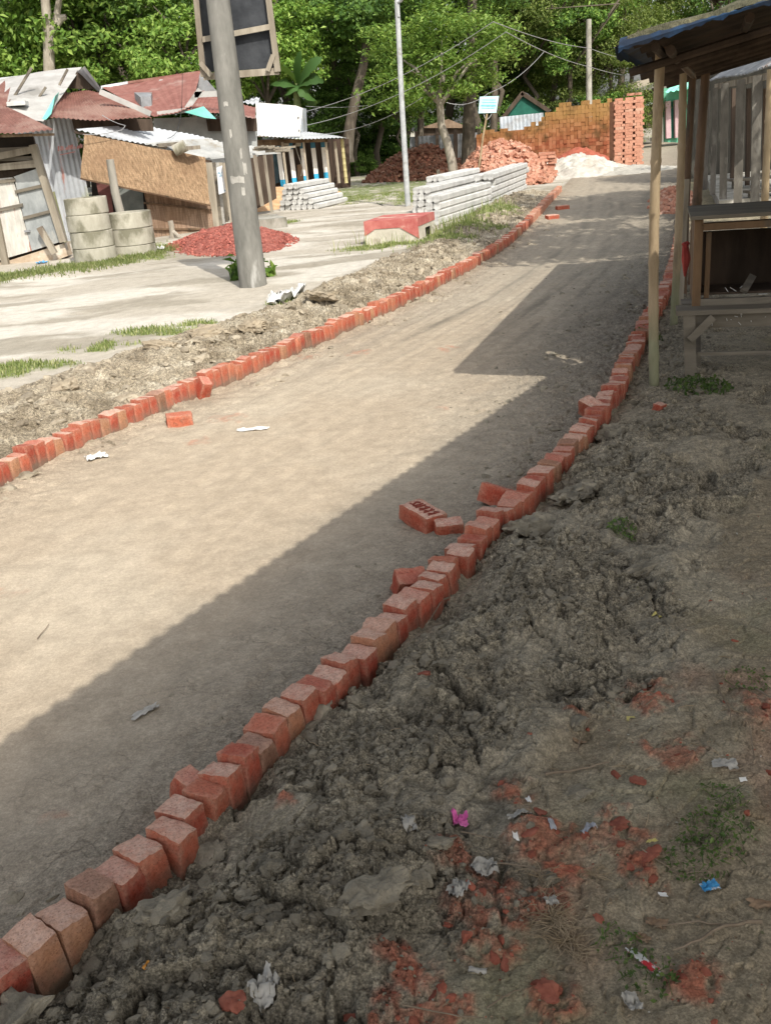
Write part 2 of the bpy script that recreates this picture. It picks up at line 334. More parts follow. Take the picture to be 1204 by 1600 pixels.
def sdist(P, x, y):                       # right-hand side of the line is positive
    best = np.full(x.shape, 1e9); sg = np.zeros(x.shape)
    for (ax, ay), (bx, by) in zip(P[:-1], P[1:]):
        dx, dy = bx-ax, by-ay; l2 = dx*dx+dy*dy
        t = np.clip(((x-ax)*dx+(y-ay)*dy)/l2, 0, 1); ex = x-ax-dx*t; ey = y-ay-dy*t; d = np.hypot(ex, ey)
        m = d < best; best = np.where(m, d, best); sg = np.where(m, np.where(dx*ey-dy*ex > 0, -1., 1.), sg)
    return best*sg
DUST = [(800, 1230, .05), (835, 1300, .07), (965, 1285, .07), (1010, 1345, .06), (765, 1400, .10), (640, 1530, .06), (600, 1590, .06), (1050, 1165, .07), (900, 1110, .03), (1185, 1100, .07), (840, 1395, .06), (880, 1350, .05), (620, 1500, .04), (1010, 1080, .08), (450, 1270, .03), (710, 1340, .05), (905, 1300, .05), (760, 1470, .06), (690, 1585, .06), (860, 1560, .07), (1080, 1520, .06)]
DUST = [(g(a, b, .04), r) for a, b, r in DUST]
LDUST = [(g(a, b, 0), r) for a, b, r in [(560, 553, .10), (355, 655, .12), (15, 925, .07), (85, 1285, .04), (700, 545, .1), (480, 560, .09), (310, 690, .08), (690, 640, .04), (930, 655, .06), (780, 770, .07), (630, 905, .05)]]
GRASSP = [(g(a, b, .1), rx, ry) for a, b, rx, ry in [(250, 518, .42, .26), (300, 505, .3, .2), (150, 545, .4, .25), (40, 580, .4, .25), (60, 425, 1.0, .55), (170, 408, 1.1, .6), (260, 385, 1.0, .9), (-60, 440, 1.2, .7), (720, 365, .75, .9), (690, 385, .5, .5), (770, 335, .5, 1.4), (560, 300, 1.6, 5.), (620, 290, 2., 4.), (430, 350, .6, .8), (600, 385, .8, .35), (680, 305, 1.4, 3.), (400, 300, 1.0, 1.), (30, 575, .3, .3), (440, 470, .2, .2)]]
def fields(x, y):
    sL = sdist(LX, x, y); sR = sdist(RX, x, y)
    yard = sm(-.06, -.13, sL); bank = sm(.02, .06, sR); road = (1-yard)*(1-bank)
    near = 1-sm(6, 14, y)
    # left yard and verge
    fade = sm(19, 25, y)*sm(-5, -.5, sL)
    wl = 1.15+.25*fbm(x*.8, y*.8, 3, 4)
    verge = sm(-wl-.25, -wl+.15, sL)*yard*(1-sm(22, 26, y))
    c1, c2, cid, ox, oy = worley(x*5.5+.5*fbm(x*3, y*3, 2, 8), y*5.5+.5*fbm(x*3, y*3, 2, 9), 3)
    chunk = (cid-.4)*.9+(ox*np.cos(cid*40)+oy*np.sin(cid*40))*1.5-.8*(1-sm(0, .07, c2-c1))
    d1, d2, did, px, py = worley(x*15+.6*fbm(x*9, y*9, 2, 18), y*15+.6*fbm(x*9, y*9, 2, 19), 7)
    crumb = (did-.4)*1.1+(px*np.cos(did*40)+py*np.sin(did*40))*1.6-.7*(1-sm(0, .09, d2-d1))
    e1, e2, eid, qx, qy = worley(x*38+.7*fbm(x*22, y*22, 2, 28), y*38+.7*fbm(x*22, y*22, 2, 29), 11)
    crumb2 = (eid-.4)*1.2+(qx*np.cos(eid*40)+qy*np.sin(eid*40))*1.6-.6*(1-sm(0, .12, e2-e1))
    h = .10*(1-fade)*yard
    h = h+yard*(.025*fbm(x*.45, y*.45, 3, 21)+.006*fbm(x*5, y*5, 3, 22))
    hump = np.exp(-((sL+.75)/.38)**2)
    h = h+verge*(.03+.075*hump*(1+.5*fbm(x*1.7, y*1.7, 3, 23))+.022*chunk+.012*crumb+.02*fbm(x*6, y*6, 4, 24))
    # road: ruts run along it
    rut = fbm(sL*5.0, y*.35, 3, 30); rut2 = fbm(sL*14., y*.9, 3, 31)
    h = h+road*(.006*rut+.005*rut2*sm(7, 9, y)+.0025*fbm(x*3, y*3, 4, 32))
    dust_edge = np.exp(-np.clip(sL-.0, 0, 9)/.28)*road
    h = h+dust_edge*(.02+.015*fbm(x*8, y*8, 4, 33)+.012*crumb*sm(.3, .9, fbm(x*1.5, y*1.5, 2, 34)+.6))
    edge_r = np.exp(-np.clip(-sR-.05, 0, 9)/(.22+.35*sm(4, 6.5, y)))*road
    h = h+edge_r*(.03+.02*fbm(x*7, y*7, 4, 35)+.016*crumb*sm(3, 5, y))
    ripple = np.abs(perlin(sL*2.6+1.1*fbm(x*3, y*3, 3, 36), y*3.5+1.1*fbm(x*3, y*3, 3, 37), 38))
    h = h-road*near*np.exp(-np.clip(-sR, 0, 9)/.7)*.006*(1-sm(0, .13, ripple))*sm(-.1, .5, fbm(x*1.2, y*1.2, 2, 39)+.15)
    # right bank
    w = .70+.045*y+.14*fbm(x*1.3, y*1.3, 3, 40)+.05*fbm(x*6, y*6, 3, 41)
    mud = sm(w+.07, w-.07, sR)*bank*(1-sm(13, 16, y))
    mh = .012+.050*np.exp(-((sR-.40)/.24)**2)*(1+.7*fbm(x*2., y*2., 3, 42))
    rgh = sm(-.25, .35, fbm(x*2.2+3, y*2.2, 3, 47)+.35*np.exp(-((sR-.3)/.25)**2))
    h = h+bank*.02+mud*((mh+.040*fbm(x*3.4, y*3.4, 4, 43))*(1-.85*sm(4.3, 5.6, y))+(.25+.75*rgh)*(.023*chunk+.011*crumb+.0065*crumb2)*(1-.5*sm(4.3, 5.6, y))+.006*fbm(x*17, y*17, 4, 44, .55)-.02*np.exp(-np.clip(sR-.06, 0, 9)/.05))
    packed = bank*(1-mud)
    h = h+packed*(.018*fbm(x*1.6, y*1.6, 4, 45)+.007*fbm(x*9, y*9, 4, 46)+.004*crumb+.03*sm(0, 2.5, sR-w))
    h = h-.12*sm(60, 300, y)*0
    dust = np.zeros(x.shape)
    for c, r in DUST: dust = np.maximum(dust, np.exp(-((x-c.x)**2+(y-c.y)**2)/(r*1.15)**2))
    dust = sm(.22, .85, dust*(.85+.9*fbm(x*11, y*11, 5, 50, .65)+.5*fbm(x*45, y*45, 3, 55)))*bank
    ld = np.zeros(x.shape)
    for c, r in LDUST: ld = np.maximum(ld, np.exp(-((x-c.x)**2+(y-c.y)**2)/(r*1.2)**2))
    ld = sm(.3, .8, ld*(.8+1.1*fbm(x*13, y*13, 4, 51)))*road
    h = h+dust*.010
    gr = np.zeros(x.shape)
    for c, rx, ry in GRASSP: gr = np.maximum(gr, np.exp(-((x-c.x)/rx)**2-((y-c.y)/ry)**2))
    gr = sm(.3, .75, gr*(.9+.7*fbm(x*3, y*3, 3, 52)))*yard
    gr = np.maximum(gr, yard*sm(26, 34, y)*.5*sm(-.3, .3, fbm(x*.4, y*.4, 3, 53)))
    return dict(sL=sL, sR=sR, yard=yard, bank=bank, road=road, verge=verge, mud=mud, packed=packed, h=h, dust=dust, ld=ld, gr=gr, rgh=rgh, chunk=chunk, crumb=crumb, edge_r=edge_r, edge_l=dust_edge, near=near)
def hgt(x, y):
    x = np.atleast_1d(np.asarray(x, float)); y = np.atleast_1d(np.asarray(y, float)); return fields(x, y)['h']
def gp(px, py, z0=.04, dz=0.):             # a sight line's spot on the modelled ground
    p = g(px, py, z0)
    for _ in range(2): p = g(px, py, float(hgt(p.x, p.y)[0]))
    return Vector((p.x, p.y, float(hgt(p.x, p.y)[0])+dz))
def lerp3(c, d, f): return c*(1-f[:, None])+np.array(d)[None, :]*f[:, None]
def colours(x, y, D):
    n = x.size
    n1 = fbm(x*.7, y*.7, 4, 60); n2 = fbm(x*3.1, y*3.1, 4, 61); n3 = fbm(x*12, y*12, 3, 62)
    road = np.tile(np.array([.41, .338, .252]), (n, 1))
    road = lerp3(road, (.46, .395, .305), sm(-.2, .7, n1)*.7)
    road = lerp3(road, (.27, .232, .182), np.clip(sm(.05, .6, fbm(D['sL']*7, y*.3, 3, 30))*.5+sm(.1, .5, fbm(D['sL']*19, y*.5, 3, 31))*.45, 0, .8)*sm(5, 9, y))
    road = lerp3(road, (.31, .268, .208), sm(-1.0, -.45, D['sR']+.12*n2)*.85)  # shade along the right side painted into the road, ending near the shadow edge
    trk = sum(np.exp(-((D['sL']-c-.10*np.sin(y*.35+c*3))/wd_)**2) for c, wd_ in ((1.25, .07), (1.5, .06), (1.85, .09), (2.15, .08), (.75, .06)))
    road = lerp3(road, (.15, .13, .10), np.clip(trk*sm(6.5, 9, y)*(1-sm(22, 28, y))*np.clip(.5+1.1*fbm(D['sL']*9, y*1.1, 4, 57), 0, 1), 0, .85))
    road = lerp3(road, (.33, .295, .24), sm(7, 11, y)*.55)
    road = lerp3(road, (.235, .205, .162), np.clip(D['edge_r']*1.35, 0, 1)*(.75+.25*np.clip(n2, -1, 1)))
    road = lerp3(road, (.29, .24, .18), np.clip(D['edge_l']*1.2, 0, 1)*np.clip(.55+.5*n2, 0, 1))
    road = lerp3(road, (.40, .15, .09), D['ld']*.5*np.clip(.5+.7*n3, 0, 1))
    yard = np.tile(np.array([.43, .39, .325]), (n, 1))
    yard = lerp3(yard, (.55, .515, .45), sm(-.2, .4, fbm(x*.45+y*.2, y*.9-x*.1, 5, 63))*.9)
    yard = lerp3(yard, (.30, .27, .215), sm(.05, .5, fbm(x*.5+9+y*.25, y*1.2-x*.1, 5, 64))*.85)
    verge = np.tile(np.array([.35, .30, .222]), (n, 1))
    verge = lerp3(verge, (.21, .172, .12), sm(-.1, .6, n2+.3*n1)*.8)
    verge = lerp3(verge, (.47, .42, .33), sm(.2, .8, -n2+.4*n3)*.8)
    yard = yard*(1-D['verge'][:, None])+verge*D['verge'][:, None]
    yard = lerp3(yard, (.13, .17, .05), D['gr']*np.clip(.78+.4*n3, 0, 1))
    mud = np.tile(np.array([.285, .252, .19]), (n, 1))
    mud = lerp3(mud, (.35, .308, .23), sm(-.1, .7, n2)*.75)
    mud = lerp3(mud, (.15, .135, .105), sm(.1, .7, -D['crumb']*.6-D['chunk']*.5)*.8)  # crevice shade painted into the hollows between crumbs and chunks
    mud = lerp3(mud, (.30, .26, .19), sm(3.2, 5.5, y)*.6)
    pk = np.tile(np.array([.265, .222, .155]), (n, 1))
    pk = lerp3(pk, (.32, .285, .212), sm(-.1, .7, n1*.6+n2*.6)*.85)
    pk = lerp3(pk, (.22, .21, .125), sm(.0, .7, fbm(x*1.7+4, y*1.7, 4, 65))*.55)
    pk = lerp3(pk, (.28, .245, .155), sm(4, 6, y)*.7)
    pk = lerp3(pk, (.30, .135, .085), sm(.0, .8, fbm(x*2.6+14, y*2.6, 4, 66))*.35*(1-sm(2.5, 3.5, y)))
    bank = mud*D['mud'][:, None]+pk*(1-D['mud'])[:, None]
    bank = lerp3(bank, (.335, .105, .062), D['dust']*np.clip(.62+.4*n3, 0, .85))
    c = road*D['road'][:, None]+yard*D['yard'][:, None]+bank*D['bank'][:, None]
    return np.clip(c*(1+.10*n3[:, None]), .01, 1)
def axis(segs):
    out = [segs[0][0]]
    for a, b, s0, s1 in segs:
        p = a
        while p < b-1e-6:
            t = (p-a)/(b-a); p = min(b, p+s0*(1-t)+s1*t); out.append(p)
    return np.array(out)
XS = axis([(-900, -60, 120, 10), (-60, -9, 5, .35), (-9, -2.4, .12, .03), (-2.4, -.95, .028, .011), (-.95, 1.2, .0056, .0056), (1.2, 3.2, .008, .022), (3.2, 9, .035, .09), (9, 40, .3, 2.5), (40, 900, 6, 120)])
YS = axis([(-40, -2, 8, .4), (-2, 1.0, .2, .03), (1.0, 3.0, .0056, .0075), (3.0, 6.5, .008, .022), (6.5, 14, .024, .055), (14, 30, .06, .2), (30, 70, .3, 1.5), (70, 1500, 5, 160)])
GX, GY = np.meshgrid(XS, YS); gx, gy = GX.ravel(), GY.ravel()
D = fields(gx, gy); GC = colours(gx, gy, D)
GV = np.stack([gx, gy, D['h']], 1)
nx, ny = len(XS), len(YS)
ii = (np.arange(ny-1)[:, None]*nx+np.arange(nx-1)[None, :]).ravel()
GF = np.stack([ii, ii+1, ii+1+nx, ii+nx], 1)
def fmean(a): return a[GF].mean(1)
reg = np.zeros(len(GF), int)                                   # 0 yard, 1 road, 2 right bank, 3 left verge
reg[fmean(D['road']) > .5] = 1
reg[fmean(D['bank']) > .5] = 2
reg[(fmean(D['verge']) > .5) & (reg == 0)] = 3
loose = np.clip(D['mud']*(.45+.55*D['rgh'])+D['verge']*.9+D['edge_r']*.7+D['edge_l']*.35+D['packed']*.4+.12, 0, 1)
silt = np.clip(D['road']*D['near']*np.exp(-np.clip(-D['sR']-.25, 0, 9)/.4), 0, 1)
for k, nm in enumerate(('ground', 'road', 'mud_bank', 'soil_verge')):
    f = GF[reg == k]; u, inv = np.unique(f, return_inverse=True)
    me = np_mesh(nm, GV[u], inv.reshape(-1, 4), k < 2)
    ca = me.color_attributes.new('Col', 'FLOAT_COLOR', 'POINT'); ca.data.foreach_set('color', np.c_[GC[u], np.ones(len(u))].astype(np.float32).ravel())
    cb = me.color_attributes.new('surf', 'FLOAT_COLOR', 'POINT'); cb.data.foreach_set('color', np.c_[loose[u], silt[u], np.zeros(len(u)), np.ones(len(u))].astype(np.float32).ravel())
    tag(link(nm, me, EARTH), {'ground': 'pale trodden earth yard in front of the shops', 'road': 'unpaved sandy silt road between two rows of bricks', 'mud_bank': 'dark dug mud and trodden earth right of the road', 'soil_verge': 'lumpy dry dug soil along the left brick row'}[nm], None, None, 'structure')

# ------------------------------------------------------------------ bricks
def brick_mesh(name, size=(.075, .098, .25), seed=0, cut=3, rough=.0022, n=7, flat=False):
    r = np.random.default_rng(seed); bm = bmesh.new(); bmesh.ops.create_cube(bm, size=1)
    bmesh.ops.subdivide_edges(bm, edges=bm.edges[:], cuts=n, use_grid_fill=True)
    V = np.array([v.co[:] for v in bm.verts]); S = np.array(size); P = V*S
    rad = .0055; q = np.clip(P, -(S/2-rad), S/2-rad); d = P-q; l = np.linalg.norm(d, axis=1, keepdims=True)
    P = np.where(l > rad*.7, q+d/np.maximum(l, 1e-9)*np.minimum(l, rad), P)
    for _ in range(cut):                                       # knocked-off corners and edges
        sg = r.choice([-1, 1], 3); nrm = r.random(3)*sg+.15*sg; 
        if r.random() < .3: nrm[r.integers(3)] *= .15
        nrm /= np.linalg.norm(nrm); c = S/2*sg; off = r.uniform(.002, .013)
        e = (P-c)@nrm+off; P = P-np.maximum(e, 0)[:, None]*nrm*.92
    tilt = r.uniform(-.10, .10, 2)*(0 if flat else 1); top = sm(.2, .5, V[:, 2])
    P[:, 2] += top*(P[:, 0]*tilt[0]*2+P[:, 1]*tilt[1])
    nz = np.stack([fbm(P[:, 0]*60+P[:, 2]*31+seed, P[:, 1]*60-P[:, 2]*47+k*9, 3, 70+k) for k in range(3)], 1)
    P = P+nz*rough+rough*1.4*np.stack([fbm(P[:, 0]*14+P[:, 2]*9+seed*3, P[:, 1]*14-P[:, 2]*11+k*5, 2, 80+k) for k in range(3)], 1)
    for v, p in zip(bm.verts, P): v.co = p
    for f in bm.faces: f.smooth = True
    me = bpy.data.meshes.new(name); bm.to_mesh(me); bm.free(); me.materials.append(BRICK); 
    try: me.set_sharp_from_angle(angle=math.radians(32))
    except Exception: pass
    return me
BM_ = [brick_mesh('brick', seed=s, cut=[1, 2, 3, 4][s % 4]) for s in range(12)]
def arc(P, step):
    out = []; L_ = 0; nxt = 0.
    for a, b in zip(P[:-1], P[1:]):
        l = np.linalg.norm(b-a); d = (b-a)/l
        while nxt <= L_+l: out.append((a+d*(nxt-L_), math.atan2(d[1], d[0]))); nxt += step
        L_ += l
    return out
def smooth_line(P):
    Q = P.copy()
    for _ in range(2):
        Q = np.vstack([Q[0], np.ravel(np.column_stack([Q[:-1]*.75+Q[1:]*.25, Q[:-1]*.25+Q[1:]*.75])).reshape(-1, 2), Q[-1]])
    return Q
rowL = arc(smooth_line(extend(LP, .9, .0)), .0772); rowR = arc(smooth_line(extend(RP, .6, 0)), .0762)
kb = random.Random(11)
LBL_L = 'red brick standing on end in the sunlit kerb row on the left road edge'
LBL_R = 'red brick standing on end in the shaded kerb row beside the dark mud bank'
LL = [(p+np.array([-math.sin(a), math.cos(a)])*(.0575+kb.uniform(-.008, .008)), a, .140, 'L') for p, a in rowL]
RR = [(p+np.array([-math.sin(a), math.cos(a)])*kb.gauss(0, .006), a, .107, 'R') for p, a in rowR]
far_specs = LL[176:]+RR[124:]
def pose(p, a, top):
    tz = top+kb.gauss(0, .009)
    return Matrix.Translation((p[0], p[1], tz-.125)) @ Euler((kb.gauss(0, .04), kb.gauss(0, .025), a+kb.gauss(0, .04))).to_matrix().to_4x4() @ Matrix.Rotation(kb.choice([0, math.pi]), 4, 'Z')
for p, a, top, side in LL[:176]+RR[:124]:
    o = link('kerb_brick', kb.choice(BM_)); o.matrix_world = pose(p, a, top)
    if side == 'R' and p[1] > 2.1: pass
    o.scale = (kb.uniform(.96, 1.02), kb.uniform(.92, 1.08), 1)
    tag(o, LBL_L if side == 'L' else LBL_R, 'brick', 'bricks set on end along the left edge of the road' if side == 'L' else 'bricks set on end along the right edge of the road')
mb = MB()
for p, a, top, side in far_specs:
    m = pose(p, a, top); mb.box(m.translation, (.073, .115, .25), m.to_3x3(), .003)
tag(mb.build('kerb_brick_run', BRICKI), 'far stretch of the brick kerb rows too distant to tell the bricks apart', 'bricks', None, 'stuff')
def loose(px, py, rot, label, size=(.075, .115, .25), seed=50, dz=0., sc=1, z0=.0, cut=3):
    me = brick_mesh('brick', size, seed, cut, flat=True); me.materials[0] = BRICKL; o = link('loose_brick', me); p = gp(px, py, z0)
    m = Euler(rot).to_matrix(); hz = sum(abs(m[2][k])*size[k]/2 for k in range(3))
    o.matrix_world = Matrix.Translation((p.x, p.y, p.z+hz-.012+dz)) @ m.to_4x4()
    return tag(o, label, 'brick')
H2 = math.pi/2
b = loose(661, 822, (.10, .05, .58), 'loose orange red brick with letters stamped in its top lying on the shaded road', (.112, .20, .085), 51)
# stamped letters (dark pressed strokes) on its top face
lm = M('stamped_letter', (.17, .035, .022), (.25, .06, .04), 60)
fmb = MB(); strokes = []
def glyph(ch, x):
    S_ = {'B': [(0, 0, 0, 1), (0, 1, .6, .8), (.6, .8, 0, .5), (0, .5, .6, .25), (.6, .25, 0, 0)], 'R': [(0, 0, 0, 1), (0, 1, .6, .75), (.6, .75, 0, .5), (0, .5, .6, 0)], 'M': [(0, 0, 0, 1), (0, 1, .35, .4), (.35, .4, .7, 1), (.7, 1, .7, 0)], 'S': [(.6, .9, 0, .8), (0, .8, .6, .3), (.6, .3, 0, .05)]}[ch]
    for a_, b_, c_, d_ in S_: strokes.append((x+a_*.026, b_*.05-.025, x+c_*.026, d_*.05-.025))
for i_, ch in enumerate('BRBMS'): glyph(ch, -.078+i_*.032)
for x1, y1, x2, y2 in strokes: fmb.bar((-y1*1.1, x1*.98, .0440), (-y2*1.1, x2*.98, .0440), .0055, .006)
fo = fmb.build('stamped_lettering', lm); fo.parent = b
loose(701, 829, (.1, 0, .05), 'half sunk brick between the stamped loose brick and the right kerb row', (.12, .08, .075), 52, -.02)
loose(640, 930, (.5, .1, .25), 'dark red brick leaning upright behind the right kerb row on the road side', (.115, .075, .13), 53, -.03)
loose(784, 788, (.2, .35, 1.05), 'slanted dark red brick leaning on the road side of the right kerb row', (.075, .20, .09), 54, -.03)
loose(926, 648, (.3, -.3, .6), 'pinkish red brick slumped against the kerb row near the bamboo post', (.075, .15, .10), 55, -.01)
0 and loose(100, 1402, (.1, .1, .75), 'second brick wedged behind the near end of the right kerb row', (.07, .10, .20), 56, -.145)
loose(298, 1258, (.15, .1, .9), 'dark red brick standing tight behind the doubled part of the right kerb row', (.07, .10, .22), 57, -.13)
loose(282, 664, (.05, .05, .25), 'loose orange brick lying on the sunlit road beside the left kerb row', (.16, .10, .075), 58)
loose(318, 622, (.45, .2, .6), 'brick tipped forward out of the left kerb row', (.075, .10, .2), 59, -.085)
loose(878, 327, (.05, 0, .2), 'broken brick lying on the far road near the end of the left kerb row', (.24, .12, .08), 60)
loose(862, 342, (.1, 0, .4), 'small brick lump lying on the far road below the broken brick', (.22, .12, .07), 61)
loose(1030, 634, (.2, .1, .8), 'small pinkish brick piece on the mud right of the bamboo post foot', (.075, .05, .04), 62)

def _bambz():
    t = NT('rain_splashed_bamboo'); co = t.coord(); st = t.coord((1, 1, .25))
    c = t.ramp(t.noise(st, 8, 6, .65), [(.36, (.27, .20, .12)), (.64, (.44, .345, .225))]); c = t.mix(t.ramp(t.noise(st, 7, 5), [(.55, (0, 0, 0)), (.68, (1, 1, 1))]), c, (.17, .12, .075))
    s_ = t.N('ShaderNodeSeparateXYZ'); t.L(co, s_.inputs[0]); z = t.math('ADD', s_.outputs['Z'], t.math('MULTIPLY', t.noise(co, 9, 4), .35))
    c = t.mix(t.ramp(z, [(.42, (1, 1, 1)), (.72, (0, 0, 0))]), c, t.ramp(t.noise(st, 9, 5), [(.35, (.17, .175, .10)), (.65, (.29, .285, .18))]))
    return t.fin(c, .6, .25, t.bump(t.noise(st, 60, 5), .35, .003))
BAMBZ = _bambz()

# ------------------------------------------------------------------ clods
def ico(sub):
    bm = bmesh.new(); bmesh.ops.create_icosphere(bm, subdivisions=sub, radius=1); V = np.array([v.co[:] for v in bm.verts]); Fc = np.array([[v.index for v in f.verts] for f in bm.faces]); bm.free(); return V, Fc
ICO = {k: ico(k) for k in (1, 2, 3, 4)}
def clod_shape(sub, seed, cuts=9):
    V, Fc = ICO[sub]; r = np.random.default_rng(seed); P = V*(r.uniform(.5, 1.25, 3)*np.array([1, 1, .46]))
    for _ in range(cuts):
        n = r.normal(size=3); n /= np.linalg.norm(n); e = P@n-r.uniform(.42, .75); P = P-np.maximum(e, 0)[:, None]*n*.93
    if sub > 1:
        k = .16*fbm(P[:, 0]*2.3+seed, P[:, 1]*2.3+P[:, 2]*1.9, 4 if sub > 2 else 2, 90)*1.7+.07*fbm(P[:, 0]*7+P[:, 2]*5+seed, P[:, 1]*7-P[:, 2]*4, 3, 91)
        P = P*(1+k)[:, None]
    return P, Fc
PROTO = {s: [clod_shape(s, 100*s+k) for k in range(10)] for s in (1, 2, 3)}
def scatter(name, pts, sizes, mat, label, sub=lambda s: 2, sink=.42, cat='clods', kind='stuff', protos=None):
    Vs, Fs, o = [], [], 0; r = np.random.default_rng(len(pts))
    z = hgt(pts[:, 0], pts[:, 1])
    for (x, y), zz, s in zip(pts, z, sizes):
        P, Fc = (protos or PROTO)[sub(s)][r.integers(10)]
        e = Euler((r.uniform(-.6, .6), r.uniform(-.6, .6), r.uniform(0, 6.28))).to_matrix(); P = (P@np.array(e).T)*s
        Vs.append(P+np.array([x, y, zz+s*(.5-sink*1.6)])); Fs.append(Fc+o); o += len(P)
    me = np_mesh(name, np.vstack(Vs), np.vstack(Fs), False); 
    return tag(link(name, me, mat), label, None, None, kind)
def rand_pts(n, x0, x1, y0, y1, test):
    out = []
    while len(out) < n:
        x = RNG.uniform(x0, x1, 4000); y = y0*(y1/y0)**RNG.random(4000); d = fields(x, y); p = np.clip(test(d, x, y), 0, 1)
        k = RNG.random(4000) < p; out += list(zip(x[k], y[k]))
    return np.array(out[:n])
pm = rand_pts(7000, -1.4, 3.6, 1.2, 9., lambda d, x, y: d['mud']*(.12+.95*d['rgh'])*(1.2-.8*sm(.2, .75, d['sR'])))
sz = np.clip(.0040*RNG.pareto(2.2, len(pm))+.003, 0, .024)*(.85+.13*pm[:, 1])
scatter('mud_clod_cover', pm, sz, CLOD, 'crumbled wet clay clods strewn over the dug mud bank', lambda s: 1 if s < .008 else (2 if s < .022 else 3), .30)
pe = rand_pts(1500, -1.6, 3.4, 1.3, 11., lambda d, x, y: d['road']*np.clip(d['edge_r']*1.2-.1, 0, 1)*sm(-.2, .5, fbm(x*2.4, y*2.4, 3, 96))*(.25+sm(3, 5.5, y)))
scatter('mud_crumb_cover', pe, np.clip(.005*RNG.pareto(2.2, len(pe))+.004, 0, .028)*(1+.07*pe[:, 1]), CLOD, 'mud crumbs strewn along the shaded road edge', lambda s: 1 if s < .012 else 2)
pl = rand_pts(3600, -4.5, 4.4, 4.3, 22., lambda d, x, y: d['verge']*np.exp(-((d['sL']+.6)/.5)**2)*sm(-.4, .5, fbm(x*2, y*2, 3, 97)))
scatter('dry_clod_cover', pl, np.clip(.010*RNG.pareto(2.1, len(pl))+.008, 0, .06)*(1+.03*pl[:, 1]), CLODL, 'dry crumbled soil clods along the left brick row', lambda s: 1 if s < .02 else 2)
p3 = rand_pts(900, -3, 3.5, 4.3, 20., lambda d, x, y: d['road']*np.clip(d['edge_l']*1.3-.15, 0, 1)*sm(-.1, .6, fbm(x*2, y*2, 3, 98)))
scatter('dry_crumb_cover', p3, np.clip(.006*RNG.pareto(2.1, len(p3))+.005, 0, .045)*(1+.03*p3[:, 1]), CLODL, 'dry soil crumbs on the sunlit road edge beside the left brick row', lambda s: 1 if s < .015 else 2)
pr_ = rand_pts(420, -.9, 2., 1.25, 3.6, lambda d, x, y: np.clip(d['dust']*1.2+d['packed']*.05, 0, 1))
scatter('brick_crumb_cover', pr_, np.clip(.0035*RNG.pareto(1.8, len(pr_))+.0025, 0, .016), M('brick_crumb', (.21, .062, .04), (.33, .11, .07), 30, .95, .6, 90, .003, rnd=.3, island=True), 'red brick crumbs ground into the trodden earth', lambda s: 1 if s < .008 else 2)
def bigclod(px, py, s, label, seed, sc=(1, 1, 1), rot=0, mat=None, z0=.06, cat='clod', name='clay_clod', dz=0):
    P, Fc = clod_shape(4, seed, 7); P = P*s*np.array(sc); p = gp(px, py, z0)
    k = fbm(P[:, 0]*40, P[:, 1]*40+P[:, 2]*33, 4, 93); P = P*(1+.12*k)[:, None]+(.018*s/.06)*np.stack([perlin(P[:, 0]*26+seed, P[:, 1]*26+P[:, 2]*20, 7), perlin(P[:, 0]*26+9, P[:, 1]*26-P[:, 2]*20+seed, 8), perlin(P[:, 1]*26+5, P[:, 0]*26+P[:, 2]*20+seed, 9)], 1)*.5
    me = np_mesh(name, P, Fc, True)
    try: me.set_sharp_from_angle(angle=math.radians(28))
    except Exception: pass
    o = link(name, me, mat or CLOD); o.location = (p.x, p.y, p.z+s*.16*sc[2]+dz); o.rotation_euler = (kb.uniform(-.25, .25), kb.uniform(-.25, .25), rot)
    return tag(o, label, cat)
bigclod(487, 1128, .088, 'long dark slab of clay leaning on the kerb bricks', 1, (1.6, .62, .75), .85)
bigclod(840, 835, .13, 'broad flat dark clay slab beside the kerb bricks near the stamped brick', 2, (1.5, .95, .55), .2)
bigclod(590, 1425, .085, 'long smooth lump of clay at the lower edge of the mud bank', 3, (1.9, .8, .6), .25)
bigclod(262, 1425, .05, 'rounded clay lump low in the heap near the front kerb bricks', 4, (1.2, 1, .8), .3)
bigclod(320, 1345, .045, 'reddish stained clay lump in the mud heap', 5, (1.1, 1, .7), .9)
bigclod(905, 1240, .04, 'brown clay lump beside the twig on the trodden earth', 6, (1.5, 1, .8), .1)
bigclod(900, 1125, .038, 'crumbly brown earth lump farther up from the twig', 7, (1, 1, .9), .4)
bigclod(955, 672, .14, 'dark clay slab between the kerb row and the bamboo post', 8, (1.1, .8, .6), .6)
bigclod(690, 1315, .030, 'small grey clay lump near the pink wrapper', 9, (1.3, 1, .8), 0)
bigclod(1010, 905, .06, 'cracked clay lump on the edge of the trodden path', 10, (1.7, .8, .6), .5)
bigclod(147, 1452, .026, 'small grey stone like lump tucked against the front kerb bricks', 11, (1, 1, .9), .2, CONC)
bigclod(32, 1585, .06, 'dark clay lump in the bottom left corner against the kerb', 12, (1.3, .9, .9), .7)
bigclod(905, 770, .10, 'dark clay lump resting beside the upper kerb bricks', 13, (1.3, .9, .6), .6)
bigclod(40, 745, .05, 'brown soil lump on the road at the near end of the left kerb row', 14, (1.5, .9, .7), .4, CLODL, 0)
bigclod(195, 620, .07, 'dark soil lump on the verge behind the left kerb row', 15, (1.5, .9, .6), .4, CLODL, .12)
